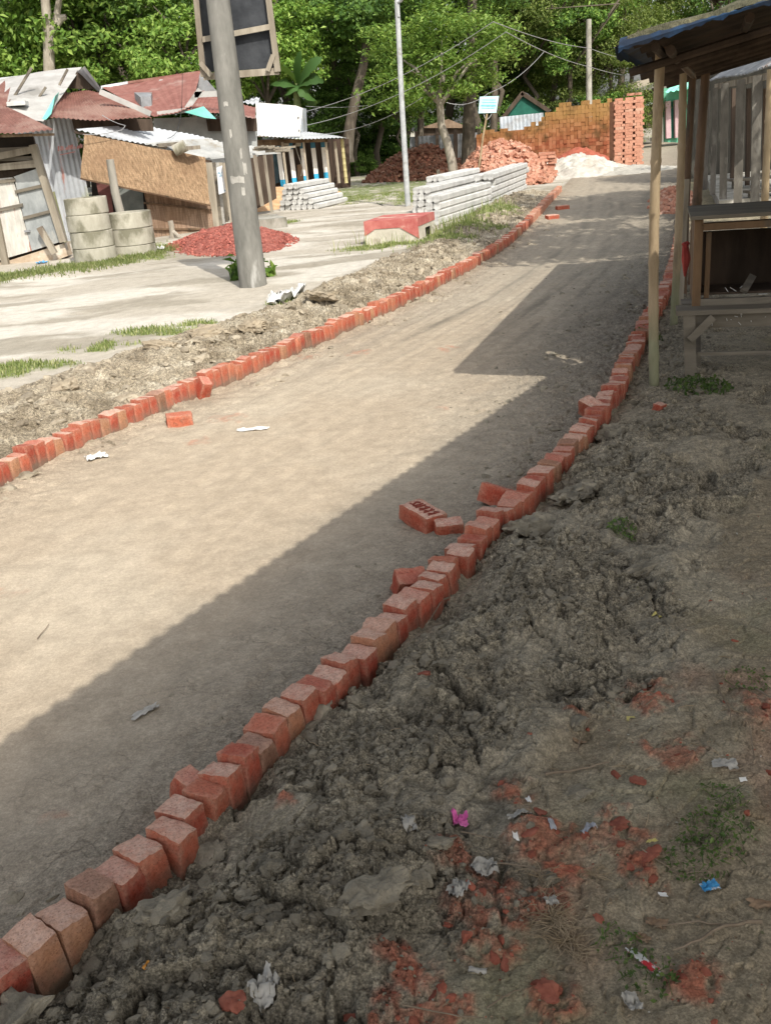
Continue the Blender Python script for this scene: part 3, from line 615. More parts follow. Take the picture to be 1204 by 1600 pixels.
for i_, (px, py, s, sc, lb) in enumerate([(325, 522, .16, (1.5, 1, .7), 'largest brown soil lump on the verge above the grass patch'), (250, 545, .15, (1.3, 1, .6), 'brown soil lump on the verge just below the grass patch'), (95, 605, .15, (1.4, 1, .6), 'brown soil lump at the near end of the left verge'), (390, 505, .14, (1.4, 1, .6), 'brown soil lump on the verge right of the grass patch'), (500, 462, .18, (1.6, 1, .6), 'soil lump on the verge right of the white crumpled sack')]):
    bigclod(px, py, s, lb, 30+i_, sc, .3*i_, M('verge_clod', (.25, .205, .145), (.37, .31, .225), 9, .95, .7, 50, .01), .12)
RED = M('brick_fragment', (.21, .062, .04), (.32, .115, .075), 25, .9, .6, 110, .003, rnd=.2)
frs = [(827, 1302, .030, 'large red brick shard lying by the white square chip'), (965, 1288, .026, 'red brick shard in the middle of the dust patch'), (962, 1212, .017, 'small red brick chip upright beside the twig'), (995, 1222, .017, 'small red brick chip right of the twig'), (1013, 1337, .025, 'red brick shard with a pale yellow edge'), (985, 1352, .017, 'red brick shard left of the pale edged shard'), (845, 1268, .018, 'orange brick shard above the large shard'), (828, 1143, .014, 'small flat red shard on bare earth'), (918, 1140, .010, 'tiny red chip left of the yellow leaf'), (855, 1552, .026, 'dull red brick end sunk in the bottom dust'), (555, 1583, .026, 'pale pink brick shard at the bottom edge'), (365, 1568, .030, 'dark red brick shard at the foot of the mud heap'), (790, 1500, .020, 'flat reddish shard in the lower dust'), (935, 1435, .014, 'small red chip near the dry grass tuft'), (665, 1052, .017, 'round red chip in the mud beside the kerb'), (700, 1440, .016, 'small brown red shard left of the dry grass')]
for i_, (px, py, s, lb) in enumerate(frs):
    bigclod(px, py, s, lb, 60+i_, (1.25, .95, .55), i_*.9, RED, .04, 'brick shard', 'brick_shard')

# ------------------------------------------------------------------ litter
def sheet(name, px, py, w, h, mat, label, cat, seed, fold=.3, rot=0, z0=.04, dz=.004, n=14, curl=0.):
    r = np.random.default_rng(seed); u, v = np.meshgrid(np.linspace(-.5, .5, n), np.linspace(-.5, .5, n)); u = u.ravel(); v = v.ravel()
    edge = 1+.22*fbm(np.arctan2(v, u)*1.3+seed, u*0+seed*1.7, 3, 99); x = u*w*edge; y = v*h*edge
    rid = np.abs(fbm(u*3.2+seed, v*3.2-seed, 4, 92)); f2 = fbm(u*6+seed, v*6, 3, 94)
    z = fold*min(w, h)*(.62*rid+.25*f2+curl*(u*u)*3); z -= z.min()
    x = x+fold*.22*w*fbm(u*4, v*4+seed, 3, 96); y = y+fold*.22*h*fbm(u*4+9, v*4+seed, 3, 97)
    p = gp(px, py, z0); c, s_ = math.cos(rot), math.sin(rot)
    X = x*c-y*s_; Y = x*s_+y*c; gz = hgt(p.x+X, p.y+Y)-p.z
    idx = (np.arange(n-1)[:, None]*n+np.arange(n-1)[None, :]).ravel()
    me = np_mesh(name, np.stack([X, Y, z+gz], 1), np.stack([idx, idx+1, idx+1+n, idx+n], 1), True)
    o = link(name, me, mat); o.location = (p.x, p.y, p.z+dz); return tag(o, label, cat)
PLW = M('white_plastic', (.50, .50, .47), (.66, .66, .63), 12, .5, .3, 60, .003)
PLG = M('grey_plastic', (.30, .29, .26), (.45, .43, .39), 14, .5, .3, 60, .003)
PLP = M('pink_plastic', (.62, .10, .34), (.72, .2, .45), 14, .45, .2, 60, .002)
PLB = M('blue_wrapper', (.03, .25, .55), (.12, .42, .70), 60, .4, .2, 60, .002, c3=(.7, .7, .7), s3=45, t3=(.58, .62))
PLR = M('printed_wrapper', (.55, .55, .53), (.68, .68, .66), 30, .4, .2, 60, .002, c3=(.5, .04, .05), s3=25, t3=(.53, .56))
PLO = M('orange_wrapper', (.75, .30, .04), (.85, .5, .15), 60, .4, .2, 60, .002)
FOIL = M('silver_wrapper', (.28, .29, .32), (.45, .46, .49), 20, .35, .3, 60, .003, spec=.5)
DLEAF = M('dead_leaf', (.20, .13, .08), (.34, .24, .155), 20, .8, .4, 60, .003, c3=(.15, .10, .06), s3=8)
YLEAF = M('yellow_leaf', (.5, .42, .13), (.62, .55, .22), 20, .7, .3, 60, .002)
PAPER = M('white_paper', (.62, .61, .58), (.74, .73, .70), 12, .8, .2, 60, .002)
sheet('plastic_wrapper', 718, 1287, .036, .034, PLP, 'crumpled bright pink plastic wrapper on the dark mud', 'wrapper', 1, .55)
sheet('plastic_rag', 757, 1362, .062, .036, PLG, 'crumpled pale grey plastic rag on the red dust', 'plastic rag', 2, .5, .5)
sheet('plastic_rag', 715, 1390, .045, .034, PLG, 'twisted tail of grey plastic below the larger pale rag', 'plastic rag', 3, .55, .7)
sheet('plastic_rag', 640, 1296, .030, .046, PLG, 'flat grey plastic scrap pressed in the mud left of the pink wrapper', 'plastic rag', 4, .3, .1)
sheet('plastic_rag', 418, 1562, .062, .042, PLG, 'crumpled greenish grey plastic scrap at the bottom of the mud heap', 'plastic rag', 5, .45, .9)
sheet('plastic_rag', 812, 1272, .055, .022, PLG, 'grey folded plastic strip above the large brick shard', 'plastic rag', 6, .5, .3)
sheet('plastic_wrapper', 862, 1290, .016, .03, FOIL, 'small silvery wrapper right of the large brick shard', 'wrapper', 7, .4, .1)
sheet('plastic_wrapper', 917, 1293, .034, .02, FOIL, 'grey shiny folded wrapper in the middle of the litter', 'wrapper', 8, .4, .4)
sheet('plastic_wrapper', 1107, 1388, .036, .028, PLB, 'crumpled blue printed wrapper beside the green weeds', 'wrapper', 9, .5, .2)
sheet('plastic_wrapper', 1003, 1502, .018, .070, PLR, 'long red and white printed wrapper strip near the bottom right', 'wrapper', 10, .25, .6)
sheet('plastic_wrapper', 237, 1532, .014, .024, PLO, 'tiny orange wrapper scrap in the mud heap', 'wrapper', 11, .5, -.4)
sheet('paper_scrap', 1133, 1195, .062, .032, PLG, 'pale grey crumpled paper on the trodden earth near the twigs', 'paper', 12, .3, -.1)
sheet('paper_scrap', 805, 1308, .013, .017, PAPER, 'small white square chip left of the large brick shard', 'paper', 13, .05, .1, n=5)
sheet('paper_scrap', 1160, 1219, .018, .011, PAPER, 'small white rectangular chip at the right edge', 'paper', 14, .05, 0, n=5)
sheet('paper_scrap', 1035, 1400, .018, .012, PAPER, 'small white paper square left of the blue wrapper', 'paper', 15, .1, -.1, n=5)
sheet('paper_scrap', 825, 1250, .012, .016, PAPER, 'small white torn scrap above the folded plastic strip', 'paper', 16, .3, .3, n=7)
sheet('paper_scrap', 860, 1411, .030, .022, PLG, 'pale scrap caught in the dry grass tuft', 'paper', 17, .4, .3)
sheet('paper_scrap', 746, 1520, .034, .012, PLG, 'thin pale strip of litter in the lower dust', 'paper', 18, .3, -.1)
sheet('plastic_rag', 988, 1568, .03, .034, PLG, 'dull grey scrap at the bottom right', 'plastic rag', 19, .5, .3)
sheet('paper_scrap', 395, 672, .20, .05, PAPER, 'white folded paper strip lying on the sunlit road', 'paper', 20, .2, -.1, 0.)
sheet('paper_scrap', 228, 1114, .09, .03, PLG, 'crumpled tissue lying on the shaded road', 'paper', 21, .4, .7, 0.)
sheet('paper_scrap', 152, 716, .12, .07, PLW, 'crumpled pale paper on the road near the left kerb row', 'paper', 22, .35, .5, 0.)
sheet('plastic_sack', 449, 471, .36, .32, PLW, 'crumpled white plastic sack on the yard beside the utility pole', 'sack', 23, .55, .1, .12, .0)
0 and sheet('plastic_sack', 60, 578, .42, .30, PLW, 'flat patch of white plastic on the yard at the left', 'sack', 24, .1, .1, .12, -.0)
sheet('plastic_wrapper', 66, 412, .16, .12, PLB, 'blue plastic bag in the grass before the left shack', 'wrapper', 25, .5, 0, .1)
sheet('plastic_sack', 242, 393, .26, .22, PLW, 'white plastic bag in the grass right of the concrete rings', 'sack', 26, .55, 0, .1)
sheet('dead_leaf', 1190, 1414, .058, .026, DLEAF, 'large brown dead leaf at the right edge', 'leaf', 27, .25, -.35, curl=.5)
sheet('dead_leaf', 1025, 1445, .040, .024, DLEAF, 'brown curled leaf under the forked twig', 'leaf', 28, .35, -.5)
sheet('dead_leaf', 1005, 1468, .026, .022, DLEAF, 'small brown leaf above the printed wrapper', 'leaf', 29, .35, -.8)
sheet('dead_leaf', 905, 1162, .034, .012, DLEAF, 'narrow brown leaf near the upper brick chips', 'leaf', 30, .3, -.2)
sheet('yellow_leaf', 985, 1123, .022, .010, YLEAF, 'small yellow leaf on the trodden earth', 'leaf', 31, .2, 0)
sheet('yellow_leaf', 1025, 961, .03, .014, YLEAF, 'yellow leaf on the upper trodden path', 'leaf', 32, .2, .1)
sheet('yellow_leaf', 1018, 1325, .026, .010, YLEAF, 'cream leaf scrap on top of the pale edged brick shard', 'leaf', 33, .3, .4, dz=.02)
def twig(pts, r, label, lift=.006, mat=None, cat='twig'):
    P = []
    for a, b in pts:
        p = gp(a, b, .04); P.append(Vector((p.x, p.y, p.z+lift+kb.uniform(0, .006))))
    Q = []
    for a, b in zip(P[:-1], P[1:]):
        for t in (0, .33, .66): Q.append(a.lerp(b, t)+Vector((kb.gauss(0, .0015), kb.gauss(0, .0015), 0)))
    Q.append(P[-1]); m = MB(); m.tube(Q, [r*(1-.6*i/len(Q)) for i in range(len(Q))], 6); return tag(m.build('twig', mat or TWIG, None, Q[0]), label, cat)
twig([(852, 1213), (905, 1205), (950, 1195)], .0042, 'straight broken twig beside the brown clay lump')
twig([(1190, 1446), (1130, 1452), (1075, 1480), (1050, 1490)], .0045, 'thick forked twig at the lower right')
twig([(1135, 1452), (1090, 1445), (1020, 1452)], .0028, 'side branch crossing the thick forked twig')
twig([(1112, 1050), (1125, 1085), (1140, 1115), (1142, 1140)], .003, 'dark upright twig at the right edge of the path')
twig([(1170, 1140), (1178, 1190), (1150, 1208), (1110, 1212)], .002, 'bent thin twig curling round the pale paper')
twig([(1148, 1075), (1180, 1080), (1204, 1095)], .004, 'short thick twig at the right edge')
twig([(720, 1303), (760, 1312), (800, 1323)], .0018, 'thin stalk running right from the pink wrapper')
twig([(775, 1352), (830, 1362), (862, 1382), (866, 1400)], .0022, 'pale root curving from the grey rag')
twig([(1010, 1105), (1040, 1078), (1075, 1060)], .0018, 'thin curved stalk on the upper path')
twig([(700, 930), (690, 955), (668, 990)], .0035, 'pale root sticking up beside the kerb bricks', .03)
twig([(630, 1585), (700, 1590), (760, 1598)], .0018, 'thin stalk in the bottom dust')
twig([(760, 1578), (800, 1555), (812, 1548)], .0018, 'short stalk beside the dull red brick end')
twig([(920, 1130), (905, 1165), (902, 1180)], .0016, 'thin dark stalk by the small red chips')
twig([(1000, 1330), (1060, 1372), (1140, 1362)], .0018, 'long thin stem crossing above the blue wrapper')
twig([(60, 1000), (78, 978)], .002, 'thin pale stalk on the sunlit road at the left')
# dry uprooted grass
def tuft(px, py, n, L_, label, mat, name, cat, spread=1., r=.0009, seed=0, z0=.04, up=.25):
    rr = random.Random(seed); p = gp(px, py, z0); m = MB()
    for _ in range(n):
        a = rr.uniform(0, 6.28); l = L_*rr.uniform(.4, 1); q = Vector((p.x+rr.gauss(0, L_*.12), p.y+rr.gauss(0, L_*.12), 0)); pts = []
        cv = rr.uniform(-1.2, 1.2)
        for k in range(5):
            t = k/4; aa = a+cv*t; q2 = q+Vector((math.cos(aa), math.sin(aa), 0))*l*t*spread; pts.append((q2.x, q2.y, p.z+.006+l*up*math.sin(t*2.6)*rr.uniform(.5, 1)))
        m.tube(pts, [r, r, r*.9, r*.7, r*.4], 4, False)
    return tag(m.build(name, mat, None, p), label, cat)
tuft(862, 1440, 60, .085, 'dry uprooted grass tuft lying on the red dust', STRAW, 'dry_grass_tuft', 'dry grass', 1, .0009, 1)
tuft(880, 1475, 40, .075, 'lower dry grass tuft with pale roots', STRAW, 'dry_grass_tuft', 'dry grass', 1, .0009, 2)
tuft(905, 1490, 25, .05, 'small straw tangle right of the dry grass tufts', STRAW, 'dry_grass_tuft', 'dry grass', 1, .0008, 3)
tuft(930, 1370, 30, .05, 'flattened straw tangle above the dry grass tufts', STRAW, 'dry_grass_tuft', 'dry grass', 1, .0007, 4, up=.1)
tuft(845, 1375, 16, .07, 'few dry stems leading from the grey rag', STRAW, 'dry_grass_tuft', 'dry grass', 1, .0007, 5, up=.15)
def leaves_mesh(C, Nn, size, r, aspect=.5, droop=0.):
    """rhombic folded leaves: centres C, rough normals Nn"""
    n = len(C); T = r.normal(size=(n, 3)); Nn = Nn/np.linalg.norm(Nn, axis=1, keepdims=True)
    T -= (T*Nn).sum(1, keepdims=True)*Nn; T[:, 2] -= droop; T /= np.linalg.norm(T, axis=1, keepdims=True)
    B = np.cross(Nn, T); B /= np.maximum(np.linalg.norm(B, axis=1, keepdims=True), 1e-6); s = size*r.uniform(.6, 1.3, (n, 1))
    a = C-T*s*.5; b = C+B*s*aspect*.5+Nn*s*.10; c = C+T*s*.5-Nn*s*.08; d = C-B*s*aspect*.5+Nn*s*.10
    V = np.stack([a, b, c, d], 1).reshape(-1, 3); Fq = np.arange(4*n).reshape(n, 4); return V, Fq
def weed(px, py, n, rad, h, ls, label, name='weed_patch', cat='weeds', seed=0, mat=None, z0=.04, bare=False):
    r = np.random.default_rng(seed); p = gp(px, py, z0); a = r.uniform(0, 6.28, n); d = rad*np.sqrt(r.random(n)); 
    x = p.x+np.cos(a)*d; y = p.y+np.sin(a)*d; hz = h*r.random(n)*(1.1-d/rad*.7)+.004; C = np.stack([x-p.x, y-p.y, hgt(x, y)-p.z+hz], 1)
    V, Fq = leaves_mesh(C, r.normal(size=(n, 3))*.55+np.array([0, 0, 1.]), ls, r, .6)
    o = link(name, np_mesh(name, V, Fq, False), mat or GRASSD); o.location = p
    m = MB()
    for k in range(0, n, max(2, n//60)): m.tube([(x[k]+r.normal()*.01, y[k]+r.normal()*.01, hgt(x[k], y[k])[0]-.003), (x[k], y[k], p.z+C[k, 2])], .0008 if ls < .03 else .004, 4, False)
    tag(m.build('stem', mat or GRASSD, o), None, None, None, 'stuff')
    return tag(o, label, cat)
weed(1120, 1300, 200, .085, .03, .012, 'small leafy green weed patch at the right edge', seed=1)
weed(1085, 1345, 120, .07, .025, .011, 'thin green weeds just above the blue wrapper', seed=2)
weed(1130, 1245, 80, .06, .025, .010, 'sparse green weeds below the pale crumpled paper', seed=3)
weed(1010, 1525, 80, .06, .03, .011, 'scattered green weeds round the printed wrapper strip', seed=4)
weed(965, 1475, 55, .05, .025, .011, 'few green weed leaves above the printed wrapper strip', seed=5)
weed(970, 832, 120, .06, .04, .016, 'small green sprout in the middle of the mud bank', seed=6)
weed(1090, 605, 260, .20, .07, .03, 'low green weeds round the foot of the table leg', seed=7)
weed(1012, 535, 140, .10, .12, .03, 'green sprout between the kerb row and the bamboo post', seed=8)
weed(1165, 1065, 60, .07, .02, .012, 'sparse weeds on the upper trodden path', seed=9)
weed(372, 436, 36, .11, .5, .15, 'broad leaved creeper on the left side of the utility pole foot', 'weed_plant', 'plant', 10, LEAF[1], .1)
weed(416, 432, 24, .12, .26, .15, 'broad leaved creeper on the right side of the utility pole foot', 'weed_plant', 'plant', 11, LEAF[2], .1)
# grass blades
def blades(name, pts, h, mat, label, w=.012):
    r = np.random.default_rng(len(pts)); n = len(pts); z = hgt(pts[:, 0], pts[:, 1]); a = r.uniform(0, 6.28, n); hh = h*r.uniform(.4, 1.25, n)
    b = np.c_[pts, z-.01]; t = np.c_[np.cos(a), np.sin(a), np.zeros(n)]; l = np.c_[np.cos(a+1.4), np.sin(a+1.4), np.zeros(n)]*(hh*r.uniform(.1, .7, n))[:, None]
    m_ = b+l*.35+np.c_[np.zeros((n, 2)), hh*.6]; tip = b+l+np.c_[np.zeros((n, 2)), hh]
    V = np.stack([b-t*w/2, b+t*w/2, m_+t*w*.35, m_-t*w*.35, tip+t*w*.08, tip-t*w*.08], 1).reshape(-1, 3); k = np.arange(n)*6
    Fq = np.vstack([np.stack([k, k+1, k+2, k+3], 1), np.stack([k+3, k+2, k+4, k+5], 1)])
    return tag(link(name, np_mesh(name, V, Fq, False), mat), label, None, None, 'stuff')
pg = rand_pts(30000, -9, 5.5, 6., 30., lambda d, x, y: d['gr']*(y < 27)*.9)
blades('grass', pg, .045, GRASS, 'short green grass along the shacks and in patches on the yard', .011)
LN = np.array([(g(a, b, .1).x, g(a, b, .1).y) for a, b in [(-40, 452), (20, 432), (90, 422), (150, 418), (215, 404), (280, 386), (335, 372)]])
q_ = RNG.random(9000)*(len(LN)-1.001); k_ = q_.astype(int); f_ = (q_-k_)[:, None]; pq = LN[k_]*(1-f_)+LN[k_+1]*f_+np.c_[RNG.normal(0, .12, 9000), RNG.normal(0, .40, 9000)]
blades('shack_grass', pq[:5200], .065, GRASS, 'thick green grass at the foot of the shacks and the concrete rings', .014)
tall = np.vstack([np.c_[RNG.normal(g(px, py, .1).x, .22, n), RNG.normal(g(px, py, .1).y, .45, n)] for px, py, n in [(725, 362, 200), (710, 375, 90), (745, 345, 90), (780, 330, 60), (560, 390, 25), (600, 388, 30), (640, 384, 25)]])
blades('tall_grass', tall, .19, GRASS, 'taller grass growing between the white posts and the verge', .011)

# tiny bits of leaf and straw trodden into the earth
pb = rand_pts(1500, -.6, 3.2, 1.2, 6., lambda d, x, y: d['bank']*(.15+.85*d['packed'])*(.3+.7*sm(-.2, .4, fbm(x*1.9, y*1.9, 3, 120))))
r = np.random.default_rng(44); C = np.c_[pb, hgt(pb[:, 0], pb[:, 1])+.003]; V, Fq = leaves_mesh(C, np.array([0, 0, 1.])+r.normal(size=(len(pb), 3))*.28, .011, r, .5)
LT = NT('leaf_litter'); LTM = LT.fin(LT.ramp(LT.rnd(True), [(0, (.10, .07, .045)), (.4, (.22, .165, .11)), (.7, (.30, .25, .17)), (.85, (.13, .14, .07)), (1, (.48, .46, .42))]), .85, .2)
tag(link('leaf_litter', np_mesh('leaf_litter', V, Fq, False), LTM), 'tiny dry leaf flakes trodden into the earth', None, None, 'stuff')
pb = rand_pts(420, -.6, 3.0, 1.2, 5., lambda d, x, y: d['bank']*(.2+.8*d['packed'])*(.2+.8*sm(-.1, .5, fbm(x*1.5+3, y*1.5, 3, 121)))); zz = hgt(pb[:, 0], pb[:, 1]); m = MB()
for (x, y), z in zip(pb, zz):
    a = kb.uniform(0, 6.28); l = kb.uniform(.01, .05); cvx = kb.gauss(0, .006)
    m.tube([(x, y, z+.002), (x+math.cos(a)*l*.5+cvx, y+math.sin(a)*l*.5-cvx, z+.006), (x+math.cos(a)*l, y+math.sin(a)*l, z+.003)], kb.uniform(.0006, .0013), 4, False)
tag(m.build('straw_litter', STRAW), 'short bits of straw and stalk strewn on the trodden earth', None, None, 'stuff')

# ------------------------------------------------------------------ right side stalls
T0 = Vector((1.30, 4.87, 1.88)); EV = Vector((.333, .943, 0)); NE = Vector((.80, -.60, .167)); UPS = Vector((.943, -.333, .20))
sh = thing('market_shed', 'open bamboo shed with dark sagging roof edged in blue tarpaulin beside the road', 'shed', (2.6, 6.5, 0))
ROOFU = M('dark_roof_boards', (.03, .021, .015), (.075, .05, .034), 6, .9, .5, 40, .004, stretch=(1, 1, 1))  # colour kept extra dark to stand in for shade under the roof
pA = gp(1022, 603, .03); added_slit = at(1027, 338, pA.y)+Vector((.36, -.93, 0))*.98
def shed_roof():
    m = MB(); L_ = 5.1; n = 10
    e0 = [T0+EV*(L_*i/n)+Vector((0, 0, .02*math.sin(i*1.7))) for i in range(n+1)]
    # underside boards run from the eave up the slope; the near edge is skewed
    top = [T0+NE*3.3] + [T0+EV*(L_*i/n)+UPS*2.6 for i in range(1, n+1)]
    NI, NJ = 120, 64; vs = []
    for j in range(NJ+1):
        u = 2.6*j/NJ; pa = T0+NE*(u/.954); pb = T0+EV*L_+UPS*u
        for i in range(NI+1): vs.append(pa.lerp(pb, i/NI)+Vector((0, 0, .012*math.sin(i*.5)+.02)))
    fs = []
    for j in range(NJ):
        for i in range(NI):
            k = j*(NI+1)+i; c = (vs[k]+vs[k+NI+2])/2; r_ = c-added_slit; al = -.36*r_.x+.93*r_.y; ac = .93*r_.x+.36*r_.y
            if abs(ac) < .055 and -.27 < al < .27: continue            # slit added to the roof shape so sun reaches the front post
            fs.append((k, k+1, k+NI+2, k+NI+1))
    m.add(vs, fs)
    return m.build('roof', ROOFU, sh)
shed_roof()
m = MB()                                       # far slope beyond the ridge
m.prism([T0+NE*3.2+Vector((0, 0, .02)), T0+EV*5.1+UPS*2.6+Vector((0, 0, .02)), T0+EV*5.1+UPS*2.6+Vector((1.6, -.5, -.5)), T0+NE*3.2+Vector((1.6, -.5, -.5))], (0, 0, .03)); m.build('back_slope', WOODD, sh)
for k in range(7):                             # purlins and rafters under the roof
    t = .12+k*.40; m = MB(); m.tube([T0+NE*(t*1.05)+EV*.06-Vector((0, 0, .035)), T0+EV*5.0+UPS*t-Vector((0, 0, .035))], .022, 6); m.build('purlin', ROOFU if k % 2 else WOODD, sh)
for k in range(6):
    e = T0+EV*(.85*k+.62)-Vector((0, 0, .085)); m = MB(); m.tube([e-UPS*.04, e+UPS*2.3], .022, 7); m.build('rafter', WOODD, sh)
m = MB(); m.tube([T0+EV*.2+UPS*.18-Vector((0, 0, .06)), T0+EV*2.5+UPS*.16-Vector((0, 0, .05)), T0+EV*5.0+UPS*.18-Vector((0, 0, .06))], .024, 8); m.build('eave_beam', WOODD, sh)
# mossy top and tarpaulin edge along the near gable
m = MB(); n = 34; rr = random.Random(5)
for layer, (lift, wid, mt) in enumerate([(.05, .13, 'moss')]):
    vs = []
    for i in range(n+1):
        t = 3.3*i/n
        for j, (off, z) in enumerate([(-.05, .0), (-.03, .035), (.06, .04), (wid, .03)]):
            p = T0+NE*t+EV*off+Vector((0, 0, z+rr.uniform(-.012, .014))); vs.append(p)
    m.add(vs, [(i*4+j, i*4+j+1, (i+1)*4+j+1, (i+1)*4+j) for i in range(n) for j in range(3)], True)
m.build('roof_thatch', M('mossy_thatch', (.055, .055, .036), (.15, .14, .085), 9, .95, .9, 40, .02, c3=(.2, .18, .13), s3=5, t3=(.6, .7)), sh)
m = MB(); vs = []
for i in range(n+1):
    t = .8*i/n; w_ = max(.1, 1-t/.5)
    for off, z in [(-.065, -.012+rr.uniform(-.012, .006)), (-.07, .0), (-.052, .022*w_+rr.uniform(-.006, .008)), (.03, .048*w_)]:
        vs.append(T0+NE*(t-.04)+EV*off+Vector((0, 0, z)))
m.add(vs, [(i*4+j, i*4+j+1, (i+1)*4+j+1, (i+1)*4+j) for i in range(n) for j in range(3)], True); m.build('tarpaulin_edge', TARPB, sh)
m = MB(); vs = []
for i in range(25):
    t = 5.1*i/24
    for off, z in [(-.05, -.015+rr.uniform(-.03, .01)), (-.06, .015), (.05, .035)]:
        vs.append(T0+EV*t+Vector((.943, -.333, .2))*off+Vector((0, 0, z)))
m.add(vs, [(i*3+j, i*3+j+1, (i+1)*3+j+1, (i+1)*3+j) for i in range(24) for j in range(2)], True); m.build('eave_fringe', TARPB, sh)
def bamboo(name, A, B, r, mats, label=None, seed=0, parent=None, joints=7):
    rr = random.Random(seed); A = Vector(A); B = Vector(B); pts, rad = [], []
    bend = Vector((rr.uniform(-.02, .02), rr.uniform(-.02, .02), 0))
    for i in range(joints):
        t0, t1 = i/joints, (i+1)/joints
        for t, k in ((t0, 1.13), (t0+.03/joints*3, 1.0), (t1-.04/joints*3, .98)):
            pts.append(A.lerp(B, t)+bend*math.sin(t*3.14)+Vector((0, 0, 0))); rad.append(r*k*(1-.12*t))
    pts.append(B); rad.append(r*.88)
    m = MB(); m.tube(pts, rad, 14); return m.build(name, mats, parent)
bamboo('post', pA-Vector((0, 0, .1)), at(1031, 80, pA.y-.02), .031, BAMBZ, seed=1, parent=sh)
m = MB(); q0 = at(1021, 603, pA.y); q1 = at(1024, 480, pA.y)
pB = gp(1051, 508, .03); bamboo('post', pB-Vector((0, 0, .1)), at(1067, 98, pB.y+.05), .031, BAMBZ, seed=2, parent=sh)

a3 = at(1076, 330, 8.6); bamboo('post', (a3.x-.03, a3.y, -.05), at(1082, 110, 8.6), .034, BAMBD, seed=3, parent=sh)
a4 = at(1090, 320, 9.3); bamboo('post', (a4.x-.03, a4.y, -.05), at(1102, 108, 9.3), .045, BAMBD, seed=4, parent=sh)
m = MB(); a5 = at(1069, 375, 8.2); m.bar((a5.x-.02, 8.2, -.02), at(1072, 280, 8.2), .035, .035); m.build('stake', WOODP, sh)
m = MB(); m.tube([at(1038, 78, 5.88), at(1060, 96, 6.3), at(1082, 118, 6.9)], .02, 8); m.build('brace', BAMBD, sh)
m = MB(); m.tube([at(985, 62, 5.2), at(1040, 55, 5.3), at(1062, 40, 5.35)], .006, 5); m.build('roof_stick', BAMB, sh)
# shelter over the photographer: its eave throws the long shadow edge on the road
sh1 = thing('market_shelter', 'plain tin roofed shelter standing over the near trodden earth', 'shelter', (2.4, 1., 0))
k1 = 2.35; dz = Vector((.36*k1, -.93*k1, 2.35))
E0 = Vector((-1.2, 2.45, 0))+dz; E1 = Vector((1.21, 6.32, 0))+dz; dE = (E1-E0).normalized(); E0 = E0-dE*4.; 
pr = Vector((dE.y, -dE.x, .12))
m = MB(); m.corr(E0, E1, E1+pr*3., E0+pr*3., .09, .014, 3); m.build('roof', TIN, sh1)
m = MB(); m.bar(E0+pr*.1-Vector((0, 0, .06)), E1+pr*.1-Vector((0, 0, .06)), .05, .08); m.build('eave_beam', WOOD, sh1)
for t, s_ in ((0.02, .15), (.02, 2.8), (.985, .6), (.985, 2.8)):
    q = E0.lerp(E1, t)+pr*s_; m = MB(); m.bar((q.x, q.y, -.05), (q.x, q.y, q.z-.03), .08, .08); m.build('post', WOOD, sh1)
# table and cabinet
Yt = 5.85
f0 = at(1056, 486, Yt)
tb = thing('market_table', 'low grey wooden table with braced legs in the shade of the bamboo shed', 'table', (f0.x, Yt, 0)); tb.rotation_euler.z = math.radians(-16); zt = f0.z; xr = 3.5
m = MB(); m.box(((f0.x+xr)/2, Yt+.09, zt-.014), (xr-f0.x, .20, .028)); m.build('tabletop', WOODG, tb)
m = MB(); m.box(((f0.x+xr)/2+.02, Yt+.30, zt-.012), (xr-f0.x-.03, .19, .028)); m.build('tabletop', WOODG, tb)
m = MB(); m.box(((f0.x+.05+xr)/2, Yt+.035, zt-.072), (xr-f0.x-.05, .022, .085)); m.build('apron', WOODG, tb)
l0 = gp(1083, 597, .03)
m = MB(); m.bar((f0.x+.10, Yt+.005, l0.z-.06), (f0.x+.075, Yt+.015, zt-.03), .07, .03, (0, 1, 0)); m.build('leg', WOODG, tb)
m = MB(); m.bar((f0.x+.15, Yt+.33, l0.z-.06), (f0.x+.13, Yt+.33, zt-.03), .05, .04, (0, 1, 0)); m.build('leg', WOODG, tb)
m = MB(); m.bar((3.3, Yt+.02, -.02), (3.3, Yt+.02, zt-.03), .07, .03, (0, 1, 0)); m.build('leg', WOODG, tb)
m = MB(); m.bar(at(1077, 530, Yt-.02), at(1112, 492, Yt-.02), .045, .018, (0, 1, 0)); m.build('brace', WOODG, tb)
m = MB(); m.bar(at(1085, 551, Yt+.03), Vector((3.4, Yt+.03, at(1085, 551, Yt).z-.01)), .02, .022); m.build('stretcher', WOODG, tb)
m = MB(); rr = random.Random(3)
for _ in range(26):
    p = Vector((rr.uniform(f0.x+.15, 2.75), Yt+.022, zt-rr.uniform(.03, .1))); m.bar(p, p+Vector((rr.uniform(-.02, .02), -.001, rr.uniform(-.02, .012))), .006, .002)
m.build('paper_shreds', PAPER, tb)
cb = thing('stall_cabinet', 'open fronted brown wooden cabinet with grey top standing on the low table', 'cabinet', (f0.x, Yt, zt)); cb.rotation_euler.z = math.radians(-16)
Yc = Yt+.16; c0 = at(1068, 472, Yc); c0.z = zt+.005; ct = at(1077, 338, Yc).z; x0 = c0.x; x1 = at(1204, 470, Yc).x+.03; dp = .42
def cbar(a, b, w, d, nm, mt, p=None): m_ = MB(); m_.bar(a, b, w, d, (0, 1, 0)); return m_.build(nm, mt, p or cb)
for nm, xx in (('stile', x0+.022), ('stile', x1-.01)): cbar((xx, Yc, zt), (xx, Yc, ct-.02), .05, .04, nm, WOODO)
cbar((x0+.047, Yc, ct-.062), (x1-.035, Yc, ct-.062), .04, .075, 'top_rail', WOODO); 
